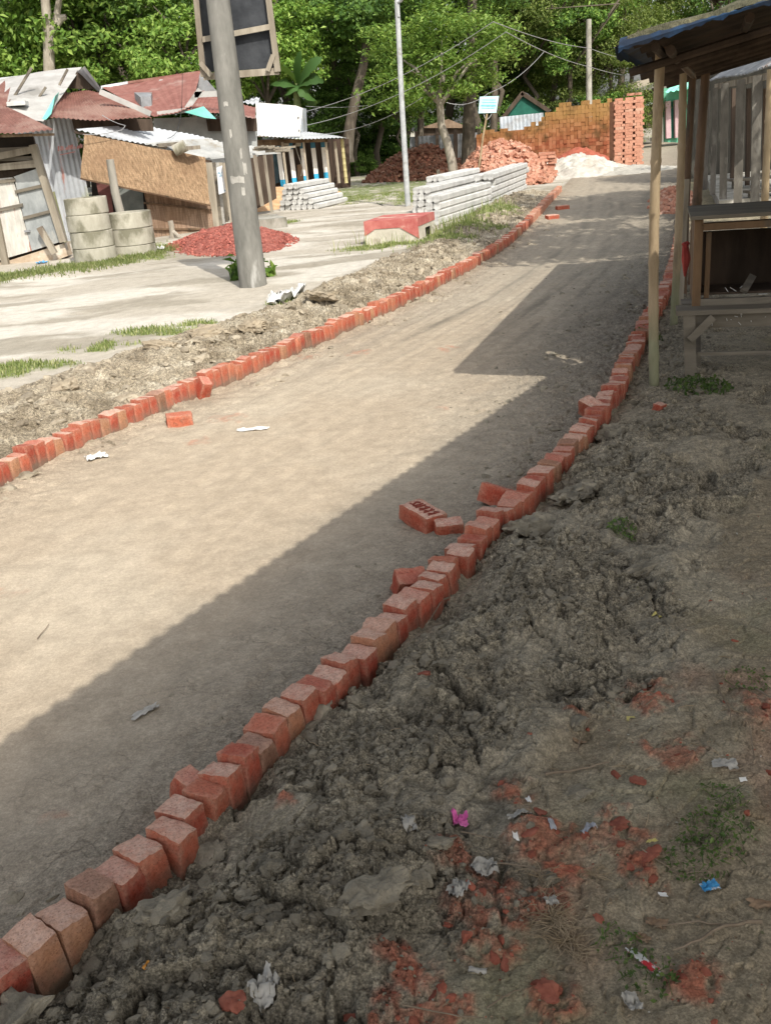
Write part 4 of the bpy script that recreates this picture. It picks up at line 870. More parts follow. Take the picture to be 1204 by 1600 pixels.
cbar((x0+.047, Yc, zt+.02), (x1-.035, Yc, zt+.02), .04, .035, 'bottom_rail', WOODG)
m = MB(); m.bar((x0+.085, Yc+.07, zt+.03), (x0+.085, Yc+.07, ct-.1), .03, .05, (0, 1, 0)); m.build('inner_stile', WOODO, cb)
m = MB(); m.box((x0+.012, Yc+dp/2+.02, (zt+ct)/2-.01), (.02, dp, ct-zt-.04)); m.build('side_panel', WOOD, cb)
m = MB(); m.box((x1+.012, Yc+dp/2+.02, (zt+ct)/2-.01), (.02, dp, ct-zt-.04)); m.build('side_panel', WOOD, cb)
m = MB(); m.box(((x0+x1)/2, Yc+dp+.02, (zt+ct)/2-.06), (x1-x0-.03, .02, ct-zt-.16)); m.build('back_panel', WOODD, cb)
m = MB(); m.prism([(x0-.03, Yc-.06, ct-.015), (x1+.06, Yc-.06, ct-.015), (x1+.06, Yc+dp+.06, ct+.0), (x0-.03, Yc+dp+.06, ct+.0)], (0, 0, .022)); m.build('top', WOODG, cb)
m = MB(); m.box(((x0+x1)/2, Yc+.2, zt+.06), (x1-x0-.04, .3, .014)); m.build('shelf', WOODD, cb)
m = MB(); m.bar(at(1141, 452, Yc+.02), at(1146, 428, Yc+.14), .045, .02, (0, -1, .4)); m.build('strut', WOODG, cb)
sheet2 = []
m = MB(); rr = random.Random(8)
for px, py in ((1118, 456), (1128, 452), (1156, 452), (1160, 455), (1133, 447)):
    p = at(px, py, Yc+.06); m.bar(p, p+Vector((rr.uniform(-.05, .05), 0, rr.uniform(-.01, .04))), .012, .003)
m.build('paper_shreds', PLW, cb)
m = MB(); m.tube([at(1066, 380, 6.6), at(1070, 385, 6.6), at(1075, 378, 6.6)], [.012, .03, .012], 6); m.tube([at(1070, 384, 6.6), at(1071, 405, 6.6), at(1069, 432, 6.6)], [.02, .03, .006], 6)
tag(m.build('red_rag', M('red_cloth', (.28, .035, .03), (.40, .07, .055), 9, .85, .5, 30, .01), None, at(1070, 400, 6.6)), 'red cloth rag knotted round the bamboo behind the cabinet', 'rag')
# concrete pillared market shed
ps = thing('pillared_shed', 'market shed with grey concrete pillars, low platform and grey tin roof', 'shed', (6, 15, 0))
Ea = at(1108, 127, 19.); Eb = at(1212, 101, 13.0)
m = MB(); Rk = Vector((3.2, 1.0, 1.55)); m.corr(Eb, Ea, Ea+Rk, Eb+Rk, .12, .018, 4, wob=.02); m.build('roof', M('weathered_roof_tin', (.22, .225, .235), (.36, .37, .38), 2.5, .6, .3, 20, .004, c3=(.20, .13, .10), s3=.9, t3=(.6, .68), spec=.4), ps)
m = MB(); m.bar(Ea+Vector((.12, .0, -.10)), Eb+Vector((.12, 0, -.10)), .06, .09); m.build('eave_beam', WOODP, ps)
zp = .16
for (xt, yt, xb, yb, Y, w) in [(1183, 118, 1179, 318, 13.6, .115), (1157, 124, 1152, 312, 14.9, .115), (1132, 130, 1129, 304, 16.2, .11), (1117, 137, 1113, 292, 17.4, .085), (1105, 142, 1101, 286, 18.6, .08)]:
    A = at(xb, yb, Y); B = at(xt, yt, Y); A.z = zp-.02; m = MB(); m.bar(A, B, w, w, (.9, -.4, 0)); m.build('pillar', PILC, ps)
for xt, Y in [(1169, 18.5), (1145, 20.6), (1196, 17.5)]:
    A = at(xt-2, 280, Y); B = at(xt, 138, Y); A.z = zp-.02; m = MB(); m.bar(A, B, .07, .07, (0, 1, 0)); m.build('rear_post', WOODD if xt % 2 else WOOD, ps)
bamboo('bamboo_post', Vector((at(1194, 330, 12.).x, 12., -.02)), at(1203, 108, 12.), .045, BAMB, seed=9, parent=ps)
pl0 = g(1098, 292, 0); pl1 = g(1132, 325, 0)
m = MB(); m.prism([g(1100, 286, 0), g(1122, 330, 0), g(1122, 330, 0)+Vector((6, 0, 0)), g(1100, 286, 0)+Vector((9, 0, 0))], (0, 0, zp)); m.build('platform', CONC, ps)
for (xa, ya, Ya, ln) in [(1140, 282, 18, 1.6), (1165, 300, 16, 1.5), (1185, 272, 20, 2.0)]:
    p = at(xa, ya, Ya); m = MB(); m.box((p.x+ln/2, Ya, p.z), (ln, .3, .04)); m.box((p.x+.1, Ya, (p.z+zp)/2), (.07, .2, p.z-zp)); m.box((p.x+ln-.1, Ya, (p.z+zp)/2), (.07, .2, p.z-zp)); m.build('counter', WOODG, ps)
m = MB(); m.box((11.6, 22.5, 1.2), (8.5, .15, 2.2)); m.build('back_wall', M('dim_plank_wall', (.045, .042, .035), (.09, .085, .07), 4, .9, .4, 30, stretch=(3, 1, .2)), ps)
# rubble by the far right kerb
def heap(name, c, rx, ry, hz, n, size, mat, label, seed=0, rot=0, core=None, flat=1.6, kind='stuff', cat=None, prof=1.0):
    r = np.random.default_rng(seed); a = r.uniform(0, 6.28, n); d = np.sqrt(r.random(n)); x = d*np.cos(a)*rx; y = d*np.sin(a)*ry
    nz = 1+.28*fbm(x*1.1+seed, y*1.1, 3, 100); z = hz*np.clip(1-d**flat, 0, 1)**prof*nz
    m = MB(); cr, sr = math.cos(rot), math.sin(rot)
    for i in range(n):
        e = Euler((r.uniform(-1, 1), r.uniform(-1, 1), r.uniform(0, 6.28))).to_matrix(); k = r.uniform(.6, 1.0)
        m.box((c[0]+x[i]*cr-y[i]*sr, c[1]+x[i]*sr+y[i]*cr, c[2]+z[i]*.98+size[2]*.2), (size[0]*k, size[1], size[2]), e, size[2]*.12)
    if core:
        N = 28; R_ = 14; vs = []
        for j in range(R_+1):
            for i in range(N):
                dd = j/R_; aa = i*6.2832/N; xx = dd*math.cos(aa)*rx*.97; yy = dd*math.sin(aa)*ry*.97
                zz = hz*max(0, 1-dd**flat)**prof*(1+.28*float(fbm(np.array([xx*1.1+seed]), np.array([yy*1.1]), 3, 100)[0]))-size[2]*.45
                vs.append((c[0]+xx*cr-yy*sr, c[1]+xx*sr+yy*cr, c[2]+zz))
        m.add(vs, [(j*N+i, j*N+(i+1) % N, (j+1)*N+(i+1) % N, (j+1)*N+i) for j in range(R_) for i in range(N)])
    return tag(m.build(name, mat, None, c), label, cat, None, kind)
for i_, (px, py, s, h_) in enumerate([(1045, 312, .5, .3), (1062, 345, .35, .25), (1050, 290, .5, .3)]):
    pass
p = g(1050, 318, 0); heap('brick_rubble', (p.x, p.y, 0), .4, 2.2, .24, 340, (.11, .085, .06), BRICKI, 'broken brick rubble behind the bamboo posts at the far right kerb', 21, -.3, True)

# ------------------------------------------------------------------ yard
ZY = .10
up_ = thing('utility_pole', 'tall leaning concrete utility pole with torn paper scraps in the yard', 'utility pole', gp(395, 447, .1))
Yp = up_.location.y
A = at(396, 447, Yp); B = at(333, -60, Yp+.1); m = MB(); P_ = [A-Vector((0, 0, .2))]+[A.lerp(B, t) for t in (0, .15, .3, .5, .7, .85, 1)]; m.tube(P_, [.162, .160, .154, .148, .14, .132, .126, .12], 24); m.build('shaft', POLEC, up_)
ax = (B-A).normalized()
def scrap(px, py, w, h, mt):
    q = onplane(px, py, A, A+Vector((1, 0, 0))); t = (q-A).dot(ax); t_ = t/(B-A).length; c = A+ax*t; r0 = .160-.042*t_+.003; off = max(-.9, min(.9, (q.x-c.x)/r0)); a0 = math.asin(off)
    m_ = MB(); vs = []; nn = 7; rr_ = random.Random(int(px*7+py))
    for j in (0, 1):
        for i in range(nn):
            aa = a0+(i/(nn-1)-.5)*w/r0; vs.append(c+ax*((j-.5)*h*rr_.uniform(.6, 1.1))+Vector((math.sin(aa)*r0, -math.cos(aa)*r0, 0)))
    m_.add(vs, [(i, i+1, nn+i+1, nn+i) for i in range(nn-1)]); m_.build('paper_remnant', mt, up_)
for q in [(372, 280, .16, .085), (384, 262, .045, .13), (382, 298, .04, .10), (378, 240, .025, .12), (354, 162, .05, .05), (362, 208, .025, .09)]: scrap(*q, PLG)
# billboard seen from behind
bb = thing('billboard', 'back of a dark signboard in a bare timber frame behind the utility pole', 'signboard', (A.x, Yp+.4, 0))
Yb = Yp+.35
def bq(px, py, o=0): return at(px, py, Yb+o)
m = MB(); m.prism([bq(322, 113, .03), bq(430, 106, .03), bq(412, -60, .03), bq(303, -60, .03)], (0, .02, 0)); m.build('panel', BLACKC, bb)
for q_, (a_, b_, w_) in enumerate([((318, 120), (436, 111), .07), ((301, -60), (318, 120), .06), ((412, -60), (434, 112), .065), ((316, 62), (421, 42), .055), ((427, 86), (418, 111), .05), ((313, 98), (330, 118), .05)]):
    m = MB(); m.bar(bq(*a_, -.012*q_), bq(*b_, -.012*q_), w_, .03, (0, 1, 0)); m.build('frame_bar', WOODP, bb)
m = MB(); m.bar(at(345, 30, Yp+.15), at(345, 30, Yb+.02), .05, .05); m.bar(at(358, 115, Yp+.15), at(358, 115, Yb+.02), .05, .05); m.build('pole_bracket', WOOD, bb)
# steel lamp pole
st = thing('steel_pole', 'thin galvanised steel pole with a short arm near the top', 'pole', gp(637, 322, .1)); Ys = st.location.y
m = MB(); A2 = at(637, 322, Ys); m.tube([A2-Vector((0, 0, .1)), at(628, 170, Ys), at(617, -60, Ys)], [.062, .057, .05], 12); m.build('shaft', STEEL, st)
m = MB(); m.tube([at(619, 5, Ys), at(626, 2, Ys-.1), at(633, -8, Ys-.3)], .025, 8); m.build('arm', STEEL, st)
m = MB(); m.box(at(622, 17, Ys-.03), (.05, .08, .22)); m.build('clamp', STEEL, st)
# concrete rings
def ring(pb, Y, w, h, z, label, seed, tilt=(0, 0)):
    r = w/2; me_ = MB(); prof = [(r-.05, 0.0), (r-.008, .0), (r, .009), (r, h*.35), (r-.002, h*.7), (r-.002, h-.008), (r-.009, h), (r-.05, h), (r-.05, .0)]
    me_.lathe((0, 0, 0), prof, 40); o = me_.build('concrete_ring', CONCY); o.location = (pb.x+kb.uniform(-.012, .012), pb.y+kb.uniform(-.01, .01), z); o.rotation_euler = (tilt[0], tilt[1], kb.uniform(0, 6))
    return tag(o, label, 'concrete ring', 'stacked concrete well rings')
w1 = gp(141, 412, .1); w1 = w1+Vector((0, .36, 0)); hA = [.32, .31, .31, .33]; z = w1.z-.03
wd = .72; hh_ = at(122, 310, w1.y-.3).z
for i_, lb in enumerate(('bottom ring of the taller stack of pale concrete rings', 'second ring from the ground in the taller concrete ring stack', 'third ring from the ground in the taller concrete ring stack', 'top ring of the taller stack of pale concrete rings')):
    h_ = (hh_-w1.z+.03)/4; ring(w1+Vector((-.0*i_, 0, 0)), 0, .66-.004*i_, h_-.006, z, lb, i_); z += h_
w2 = gp(204, 400, .1)+Vector((0, .36, 0)); hh2 = at(190, 333, w2.y-.3).z; z = w2.z-.03
for i_, lb in enumerate(('bottom ring of the shorter stack of mossy concrete rings', 'middle ring of the shorter stack of mossy concrete rings', 'top ring of the shorter stack of mossy concrete rings')):
    h_ = (hh2-w2.z+.03)*[.26, .38, .36][i_]; ring(w2, 0, .72, h_-.006, z, lb, i_); z += h_
m = MB(); sa = at(185, 345, w2.y+.9); m.tube([Vector((sa.x+.12, sa.y, .05)), at(180, 300, w2.y+.9), at(172, 249, w2.y+.9)], [.075, .07, .062], 10)
tag(m.build('wooden_stake', M('grey_stake', (.24, .225, .19), (.40, .375, .32), 5, .9, .5, 40, stretch=(1, 1, .2)), None, (sa.x, sa.y, .05)), 'grey wooden stake rising behind the concrete rings before the woven mat', 'stake')
# brick chip heap
def mound(name, c, rx, ry, hz, mat, label, seed, rot=0, n=60, rough=.05, fr=2.2, cat=None, kind='stuff', pw=1.3):
    u, v = np.meshgrid(np.linspace(-1, 1, n), np.linspace(-1, 1, n)); u = u.ravel(); v = v.ravel(); d = np.sqrt(u*u+v*v)+.10*fbm(u*2+seed, v*2, 3, 101)
    z = hz*np.clip(1-d, 0, 1)**.9*(1-.25*np.clip(1-d, 0, 1)); x = u*rx; y = v*ry; z = z+rough*fbm(x*fr+seed, y*fr, 5, 102)*np.clip((1-d)*4, 0, 1); z = np.where(d > 1, -.05, z)
    cr, sr = math.cos(rot), math.sin(rot); X = c[0]+x*cr-y*sr; Y = c[1]+x*sr+y*cr; z = z+hgt(X, Y)-.004
    idx = (np.arange(n-1)[:, None]*n+np.arange(n-1)[None, :]).ravel(); o = link(name, np_mesh(name, np.stack([X-c[0], Y-c[1], z], 1), np.stack([idx, idx+1, idx+1+n, idx+n], 1)), mat); o.location = (c[0], c[1], 0)
    return tag(o, label, cat, None, kind)
hc = g(362, 378, .1); mound('brick_chip_heap', hc, 1.05, 2.1, .36, M('chip_mass', (.22, .06, .046), (.42, .155, .12), 16, .95, 1., 30, .03, c3=(.16, .04, .03), s3=24), 'low heap of crushed red brick chips behind the utility pole', 3, .25, 70, .05, 6)
r = np.random.default_rng(5); n_ = 2600; aa = r.uniform(0, 6.28, n_); dd = np.sqrt(r.random(n_))*1.08
xx = np.cos(aa)*dd*1.0; yy = np.sin(aa)*dd*2.1; X = hc.x+xx*math.cos(.25)-yy*math.sin(.25); Y = hc.y+xx*math.sin(.25)+yy*math.cos(.25)
Vs, Fs, o_ = [], [], 0
for i in range(n_):
    P, Fc = PROTO[1][i % 10]; e = np.array(Euler((r.uniform(0, 6), r.uniform(0, 6), 0)).to_matrix()); s_ = r.uniform(.014, .032)
    zz = .36*max(0, 1-dd[i])**.9*(1-.25*max(0, 1-dd[i]))
    Vs.append(P@e.T*s_+np.array([X[i], Y[i], zz+.10])); Fs.append(Fc+o_); o_ += len(P)
tag(link('brick_chip_cover', np_mesh('brick_chip_cover', np.vstack(Vs), np.vstack(Fs), False), REDCH), 'loose red brick chips covering the heap behind the utility pole', None, None, 'stuff')
# concrete slab on edge right of pole
m = MB(); s0 = at(400, 352, 17.6); s1 = at(434, 342, 17.9); m.box((s0+s1)/2, (.5, .9, .16), .3, .01); tag(m.build('concrete_slab', CONC, None, (s0.x, s0.y, .1)), 'mossy broken concrete slab lying behind the utility pole', 'slab')
# painted culvert block
cu = thing('painted_plinth', 'low pale concrete block with faded red band and a square hole in its side', 'concrete block', gp(620, 380, .1))
c1, c2, c3 = g(572, 384, .1), g(655, 379, .1), g(680, 367, .1); t1 = at(569, 347, c1.y); t2 = at(651, 340, c2.y); t3 = at(677, 334, c3.y); c4 = c1+(c3-c2); 
t1.z = t2.z = t3.z = (t1.z+t2.z)/2; t4 = t1+(t3-t2); CRM = M('cream_render', (.46, .42, .34), (.62, .58, .49), 4, .9, .4, 30, c3=(.36, .32, .25), s3=3)
def lz(a, b, t): return a.lerp(b, t)
bz = .66
m = MB(); q1, q2, q3, q4 = lz(c1, t1, bz), lz(c2, t2, bz), lz(c3, t3, bz), lz(c4, t4, bz)
D_ = Vector((0, 0, -.1)); 
m.add([c1+D_, c2+D_, c3+D_, c4+D_, q1, q2, q3, q4], [(0, 1, 5, 4), (2, 3, 7, 6), (3, 0, 4, 7), (4, 5, 6, 7)])
# pierced right side
def S(u, v): return (c2+D_).lerp(c3+D_, u).lerp(q2.lerp(q3, u), v)
for (u0, u1, v0, v1) in [(0, .42, 0, 1), (.72, 1, 0, 1), (.42, .72, .82, 1), (.42, .72, 0, .3)]: m.add([S(u0, v0), S(u1, v0), S(u1, v1), S(u0, v1)], [(0, 1, 2, 3)])
m.build('body', CRM, cu)
inn = (c1-c2).normalized()*.18; m = MB(); m.add([S(.42, .3)+inn, S(.72, .3)+inn, S(.72, .82)+inn, S(.42, .82)+inn, S(.42, .3), S(.72, .3), S(.72, .82), S(.42, .82)], [(0, 1, 2, 3), (0, 4, 5, 1), (1, 5, 6, 2), (2, 6, 7, 3), (3, 7, 4, 0)]); m.build('side_hole', DARK, cu)
m = MB(); ct_ = (t1+t2+t3+t4)/4
def ov(p): return p+(Vector((p.x-ct_.x, p.y-ct_.y, 0)))*.02
m.add([ov(q1), ov(q2), ov(q3), ov(q4), ov(t1), ov(t2), ov(t3), ov(t4)], [(0, 1, 5, 4), (1, 2, 6, 5), (2, 3, 7, 6), (3, 0, 4, 7), (4, 5, 6, 7), (3, 2, 1, 0)]); m.build('red_band', REDP, cu)
m = MB(); mid = lz(q1, q2, .75); m.add([ov(lz(q1, q2, .66))+Vector((0, -.004, 0)), ov(q2)+Vector((0, -.004, 0)), ov(lz(c2, q2, .25))+Vector((0, -.004, 0))], [(0, 1, 2)]); m.add([ov(q1)+Vector((0, -.004, 0)), ov(lz(q1, q2, .2))+Vector((0, -.004, 0)), ov(lz(c1, q1, .6))+Vector((0, -.004, 0))], [(0, 1, 2)]); m.build('paint_drip', REDP, cu)
# white posts
WPM = {}
def post(A, B, w=.117):
    L_ = (B-A).length; key = round(L_, 1)
    if key not in WPM:
        m_ = MB(); ch = .022; hw = w/2; oc = [(-hw+ch, -hw), (hw-ch, -hw), (hw, -hw+ch), (hw, hw-ch), (hw-ch, hw), (-hw+ch, hw), (-hw, hw-ch), (-hw, -hw+ch)]; m_.prism([(a, 0, b) for a, b in oc], (0, L_, 0))
        for i_ in (-1, 1):
            for j_ in (-1, 1): m_.tube([(i_*.033, -.02, j_*.033), (i_*.033, .01, j_*.033)], .006, 5)
        o = m_.build('concrete_post', WHITEC); me = o.data; bpy.data.objects.remove(o); WPM[key] = me
    o = link('concrete_post', WPM[key]); d = (B-A).normalized(); o.rotation_euler = (math.asin(d.z), kb.uniform(-.04, .04), math.atan2(-d.x, d.y)); o.location = A
    return o
def pstack(c, d, cols, rows, L_, label, group, zb=None, step=.128, taper=0, jig=.05):
    d = Vector(d).normalized(); s_ = Vector((d.y, -d.x, 0)); base = zb if zb is not None else float(hgt(c.x, c.y)[0])
    for j in range(rows):
        for i in range(cols-int(j*taper)):
            a = c+s_*((i+j*taper*.5)*step)+d*kb.uniform(-jig, jig); a.z = base+.06+j*.119; tag(post(a, a+d*L_), label, 'concrete post', group)
f1 = g(662, 348, .1); f2 = g(742, 322, .1); d1 = (f2-f1); 
pstack(g(672, 351, .1), d1, 2, 4, 3.0, 'white concrete post in the near low stack beside the painted block', 'white posts stacked beside the painted block', taper=.0)
pstack(g(648, 334, .1), d1, 3, 4, 2.9, 'white concrete post in the stack just behind the near low stack', 'white posts stacked behind the near stack', taper=.2)
pstack(g(668, 320, .1), d1, 4, 5, 2.6, 'white concrete post in the tallest stack behind the painted block', 'white posts in the tallest stack', taper=.3)
g1 = g(748, 318, .1); g2 = g(812, 290, .1); pstack(g(745, 321, .1), g2-g1, 3, 5, 4.2, 'white concrete post in the long stack nearest the brick heap', 'white posts in the long stack by the brick heap', taper=.2, jig=.2)
s1 = g(493, 327, .1); s2 = g(548, 314, .1); dS = (s2-s1); c = g(494, 326, .1); ds = dS.normalized(); nS = Vector((-ds.y, ds.x, 0))
for j in range(5):
    for i in range(7-j):
        a = c+nS*(i*.15+j*.11)+ds*kb.uniform(-.06, .04); a.z = float(hgt(c.x, c.y)[0])+.06+j*.118; tag(post(a, a+ds*1.75), 'white concrete post in the low pile before the blue pillared shop', 'concrete post', 'white posts piled before the shop')
m = MB(); m.bar(g(812, 300, .05), at(806, 262, 24.5), .05, .05); tag(m.build('wooden_peg', WOODP, None, g(812, 300, .05)), 'short wooden peg at the far end of the long post stack', 'peg')
m = MB(); m.bar(g(818, 292, .05), at(812, 255, 26), .05, .05); tag(m.build('wooden_peg', WOODP, None, g(818, 292, .05)), 'second wooden peg just beyond the long post stack', 'peg')
m = MB(); p = g(685, 279, .1); m.bar(p, at(684, 265, p.y), .1, .08); tag(m.build('wooden_peg', WOODP, None, p), 'stubby wooden peg in the grass before the dark brick heap', 'peg')
# heaps
BH = g(768, 280, .05); heap('brick_heap', (at(783, 282, 29).x, 29.0, .0), 1.45, 2.4, 1.0, 1100, (.24, .115, .075), BRICKI, 'sunlit heap of loose pale red bricks behind the white posts', 31, 0, True, 1.5, prof=.85)
mb_ = MB(); rr = random.Random(9)
for j in range(9):
    for i in range(5):
        p0 = g(828, 283, .0); mb_.box((p0.x-.45+i*.26+rr.uniform(-.05, .05), p0.y+rr.uniform(-.05, .1), .04+j*.082), (.24, .25, .074), rr.uniform(-.25, .25), .006)
tag(mb_.build('brick_stack', BRICKI, None, g(828, 283, 0)), 'rough low stack of bricks at the right end of the sunlit heap', 'brick stack')
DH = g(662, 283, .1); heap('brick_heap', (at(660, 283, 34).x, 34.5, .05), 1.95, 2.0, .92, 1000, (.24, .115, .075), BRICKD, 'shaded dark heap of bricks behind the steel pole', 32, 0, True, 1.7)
sw = g(890, 268, .0); mound('white_sand_heap', Vector((at(897, 260, 30.5).x, 30.5, 0)), 1.65, 2.6, .72, SANDW, 'low heap of pale sand beside the road before the brick wall stack', 5, -.2, 70, .10, 2.6)
mound('orange_sand_heap', g(425, 318, .1), 1.4, 4., .55, SANDO, 'low heap of orange sand in front of the shop', 6, -.3, 50, .05, 2)
mound('brick_dust_heap', Vector((g(868, 250, 0).x-.3, 36.2, 0)), 1.2, 1.0, .8, REDDU, 'heap of red brick dust against the stacked brick wall', 7, 0, 50, .06, 2.5)
mound('grit_heap', Vector((at(965, 270, 29.5).x, 29.5, 0)), 1.6, 1.8, .2, M('grey_grit', (.36, .34, .29), (.48, .455, .4), 6, .95, .8, 22, .03), 'low grey grit spread at the foot of the tall brick column', 8, 0, 50, .05, 2.5)
# stacked brick wall
BW = NT('stacked_wall_brick'); co = BW.coord(); r_ = BW.rnd(True)
bc = BW.ramp(r_, [(0, (.22, .065, .032)), (.5, (.32, .11, .055)), (1, (.42, .18, .10))]); sx = BW.N('ShaderNodeSeparateXYZ'); BW.L(co, sx.inputs[0])
zz = BW.math('ADD', sx.outputs['Z'], BW.math('MULTIPLY', BW.noise(co, .9, 5), 1.4)); 
bc = BW.mix(BW.ramp(zz, [(.0, (0, 0, 0)), (1, (1, 1, 1))]) if False else BW.math('MINIMUM', BW.math('MAXIMUM', BW.math('MULTIPLY', BW.math('SUBTRACT', zz, 1.45), .8), 0.), .75), bc, (.34, .215, .075)); BW.n[bc.node.name].clamp_factor = True
bc = BW.mix(BW.ramp(BW.noise(co, 1.6, 5), [(.5, (0, 0, 0)), (.64, (.8, .8, .8))]), bc, (.10, .06, .025))
BWM = BW.fin(bc, .9, .15, BW.bump(BW.noise(co, 60), .5, .005))
wA = Vector((4.75, 38.8, 0)); wB = Vector((9.4, 36.8, 0)); wd_ = (wB-wA); Lw = wd_.length; wd_ = wd_.normalized(); an = math.atan2(wd_.y, wd_.x); wn = Vector((-wd_.y, wd_.x, 0))
mb_ = MB(); rr = random.Random(2); ncol = int(Lw/.132)
for i in range(ncol):
    u = i/ncol; hw = 1.5+.62*u if u > .42 else 1.36+.06*math.sin(i*.5)
    if u < .42: hw += 0
    if .42 < u < .5: hw = 1.62+.1*math.sin(i)
    if u > .86: hw = 2.02
    hw += (.12 if u > .62 and u < .84 else 0)
    for j in range(int(hw/.14)+ (1 if rr.random() < .25 else 0)):

        p = wA+wd_*(i*.132)+wn*rr.uniform(-.014, .014); mb_.box((p.x, p.y+.12, .068+j*.14), (.127, .25, .137), an+rr.uniform(-.06, .06), .006)
ov_ = wn*.32
mb_.prism([wA+ov_*.8, wB+ov_*.8, wB+ov_*2, wA+ov_*2], (0, 0, 1.3))
tag(mb_.build('brick_wall_stack', BWM, None, wA), 'long high wall of dry stacked bricks, mossy yellow above and red below', 'brick stack', None, 'stuff')
mb_ = MB(); cA = g(957, 257, 0); cA.y = 32.6; cA.x = at(957, 250, 32.6).x; x_w = at(1003, 250, 32.6).x-cA.x
for j in range(24):
    zc = .043+j*.084; alt = j % 2
    if alt == 0:
        k = int(x_w/.118)
        for i in range(k): mb_.box((cA.x+(i+.5)*x_w/k+rr.uniform(-.012, .012), 32.62+rr.uniform(-.012, .012), zc), (.116, .25, .081), rr.uniform(-.06, .06), .004)
        for q in range(3): mb_.box((cA.x+x_w-.058+rr.uniform(-.015, .015), 32.9+q*.26, zc), (.115, .255, .081), rr.uniform(-.05, .05), .004)
    else:
        k = int(x_w/.245)
        for i in range(k): mb_.box((cA.x+(i+.5)*x_w/k+rr.uniform(-.015, .015), 32.555+rr.uniform(-.012, .012), zc), (.25, .112, .081), rr.uniform(-.05, .05), .004)
        for q in range(6): mb_.box((cA.x+x_w-.123+rr.uniform(-.015, .015), 32.75+q*.12, zc), (.245, .117, .081), rr.uniform(-.05, .05), .004)
for i, jx in ((3, .55), (4, .62), (3, .82)): mb_.box((cA.x+jx, 32.7, 2.1), (.24, .12, .075), .3*i, .004)
mb_.box((cA.x+x_w/2, 33.1, .98), (x_w-.14, .5, 1.9))
tag(mb_.build('brick_column_stack', BRICKI, None, cA), 'tall square column of fresh stacked bricks at the right end of the wall stack', 'brick stack')
# blue notice on a stick
bs = thing('notice_sign', 'small pale blue notice board on a thin slanted stick in the brick heap', 'sign', g(747, 285, .1)); Yn = 28.0
m = MB(); m.tube([at(748, 262, Yn), at(754, 215, Yn), at(761, 174, Yn)], .028, 8); m.build('stick', BAMB, bs)
m = MB(); m.prism([at(747, 177, Yn-.05), at(775, 176, Yn-.05), at(779, 150, Yn-.05), at(749, 151, Yn-.05)], (0, .03, 0)); m.build('board', M('pale_blue_board', (.42, .66, .70), (.56, .78, .80), 3, .6, .1, 20), bs)
m = MB()
for yy_, xa, xb in ((156, 753, 774), (160, 753, 775), (165, 751, 774), (169, 752, 772)): m.bar(at(xa, yy_, Yn-.056), at(xb, yy_, Yn-.056), .012 if yy_ != 165 else .035, .003, (0, 1, 0))
m.build('faded_lettering', M('teal_print', (.14, .45, .55), (.22, .55, .62), 9, .6), bs)
m = MB(); m.tube([at(755, 177, Yn), at(757, 184, Yn), at(760, 187, Yn)], .012, 5); m.tube([at(768, 177, Yn), at(764, 184, Yn), at(760, 187, Yn)], .012, 5); m.build('bracket', STEEL, bs)

# ------------------------------------------------------------------ shacks on the left
def panel(nm, pts, Y, mat, parent, t=.03, dY=None):
    Ys_ = Y if hasattr(Y, '__len__') else [Y]*len(pts); m_ = MB(); m_.prism([at(a, b, y) for (a, b), y in zip(pts, Ys_)], (0, t, 0)); return m_.build(nm, mat, parent)
def tinsheet(nm, pts, Ys_, mat, parent, pitch=.1, amp=.014, rows=4, wob=.012, sag=0, seed=1):
    P = [at(a, b, y) for (a, b), y in zip(pts, Ys_)]; m_ = MB(); m_.corr(*P, pitch, amp, rows, sag, wob, seed); return m_.build(nm, mat, parent)
def bars(nm, lst, Y, w, mat, parent, d=None):
    out = []
    for a_ in lst:
        (x0_, y0_), (x1_, y1_) = a_[:2]; ww = a_[2] if len(a_) > 2 else w; m_ = MB(); m_.bar(at(x0_, y0_, Y), at(x1_, y1_, Y), ww, d or ww, (0, 1, 0)); out.append(m_.build(nm, mat, parent))
    return out
# shack with double plank door
YA = 16.6
sa_ = thing('door_shack', 'leaning wooden shack with grey double plank door and rusty overhanging tin roof', 'shack', (at(30, 400, YA).x, YA, .1))
panel('wall', [(-60, 215), (52, 214), (103, 392), (-60, 440)], YA+.12, WOODD, sa_, .05)
panel('plinth', [(-60, 425), (12, 408), (100, 380), (106, 400), (14, 436), (-60, 460)], YA, M('earth_plinth', (.34, .25, .17), (.52, .43, .33), 4, .95, .5, 30, c3=(.6, .55, .47), s3=2.5), sa_, .3)
DOORM = M('grey_door_paint', (.22, .235, .235), (.36, .375, .37), 4, .8, .4, 40, .004, c3=(.46, .45, .41), s3=3.5, t3=(.55, .66), stretch=(1, 1, .5))
DOORP = M('peeling_white_door', (.40, .38, .34), (.60, .58, .53), 5, .85, .5, 40, .004, c3=(.30, .13, .09), s3=3, t3=(.56, .64), stretch=(2.2, 1, .5))
dr = panel('door', [(22, 276), (62, 262), (94, 378), (50, 392)], YA-.02, DOORM, sa_, .04); dr['label'] = 'grey painted door leaf'
bars('rail', [((24, 300), (72, 289)), ((37, 341), (84, 329))], YA-.045, .05, WOODG, dr, .03)
dl = panel('door', [(-30, 282), (20, 277), (50, 392), (-30, 415)], YA-.015, DOORP, sa_, .04); dl['label'] = 'peeling whitish plank door leaf'
bars('rail', [((-10, 285), (24, 281)), ((-10, 330), (36, 320))], YA-.04, .05, WOODG, dl, .03)
m = MB(); m.box(at(43, 361, YA-.05), (.09, .03, .03)); m.build('latch', TINDK, dl)
bars('jamb', [((52, 226), (100, 378)), ((-5, 340), (12, 425))], YA-.04, .11, WOODP, sa_)
bars('lintel', [((-30, 250), (60, 232), .10), ((-30, 262), (60, 252), .05), ((-20, 265), (62, 258), .06)], YA-.04, .08, WOODP, sa_)
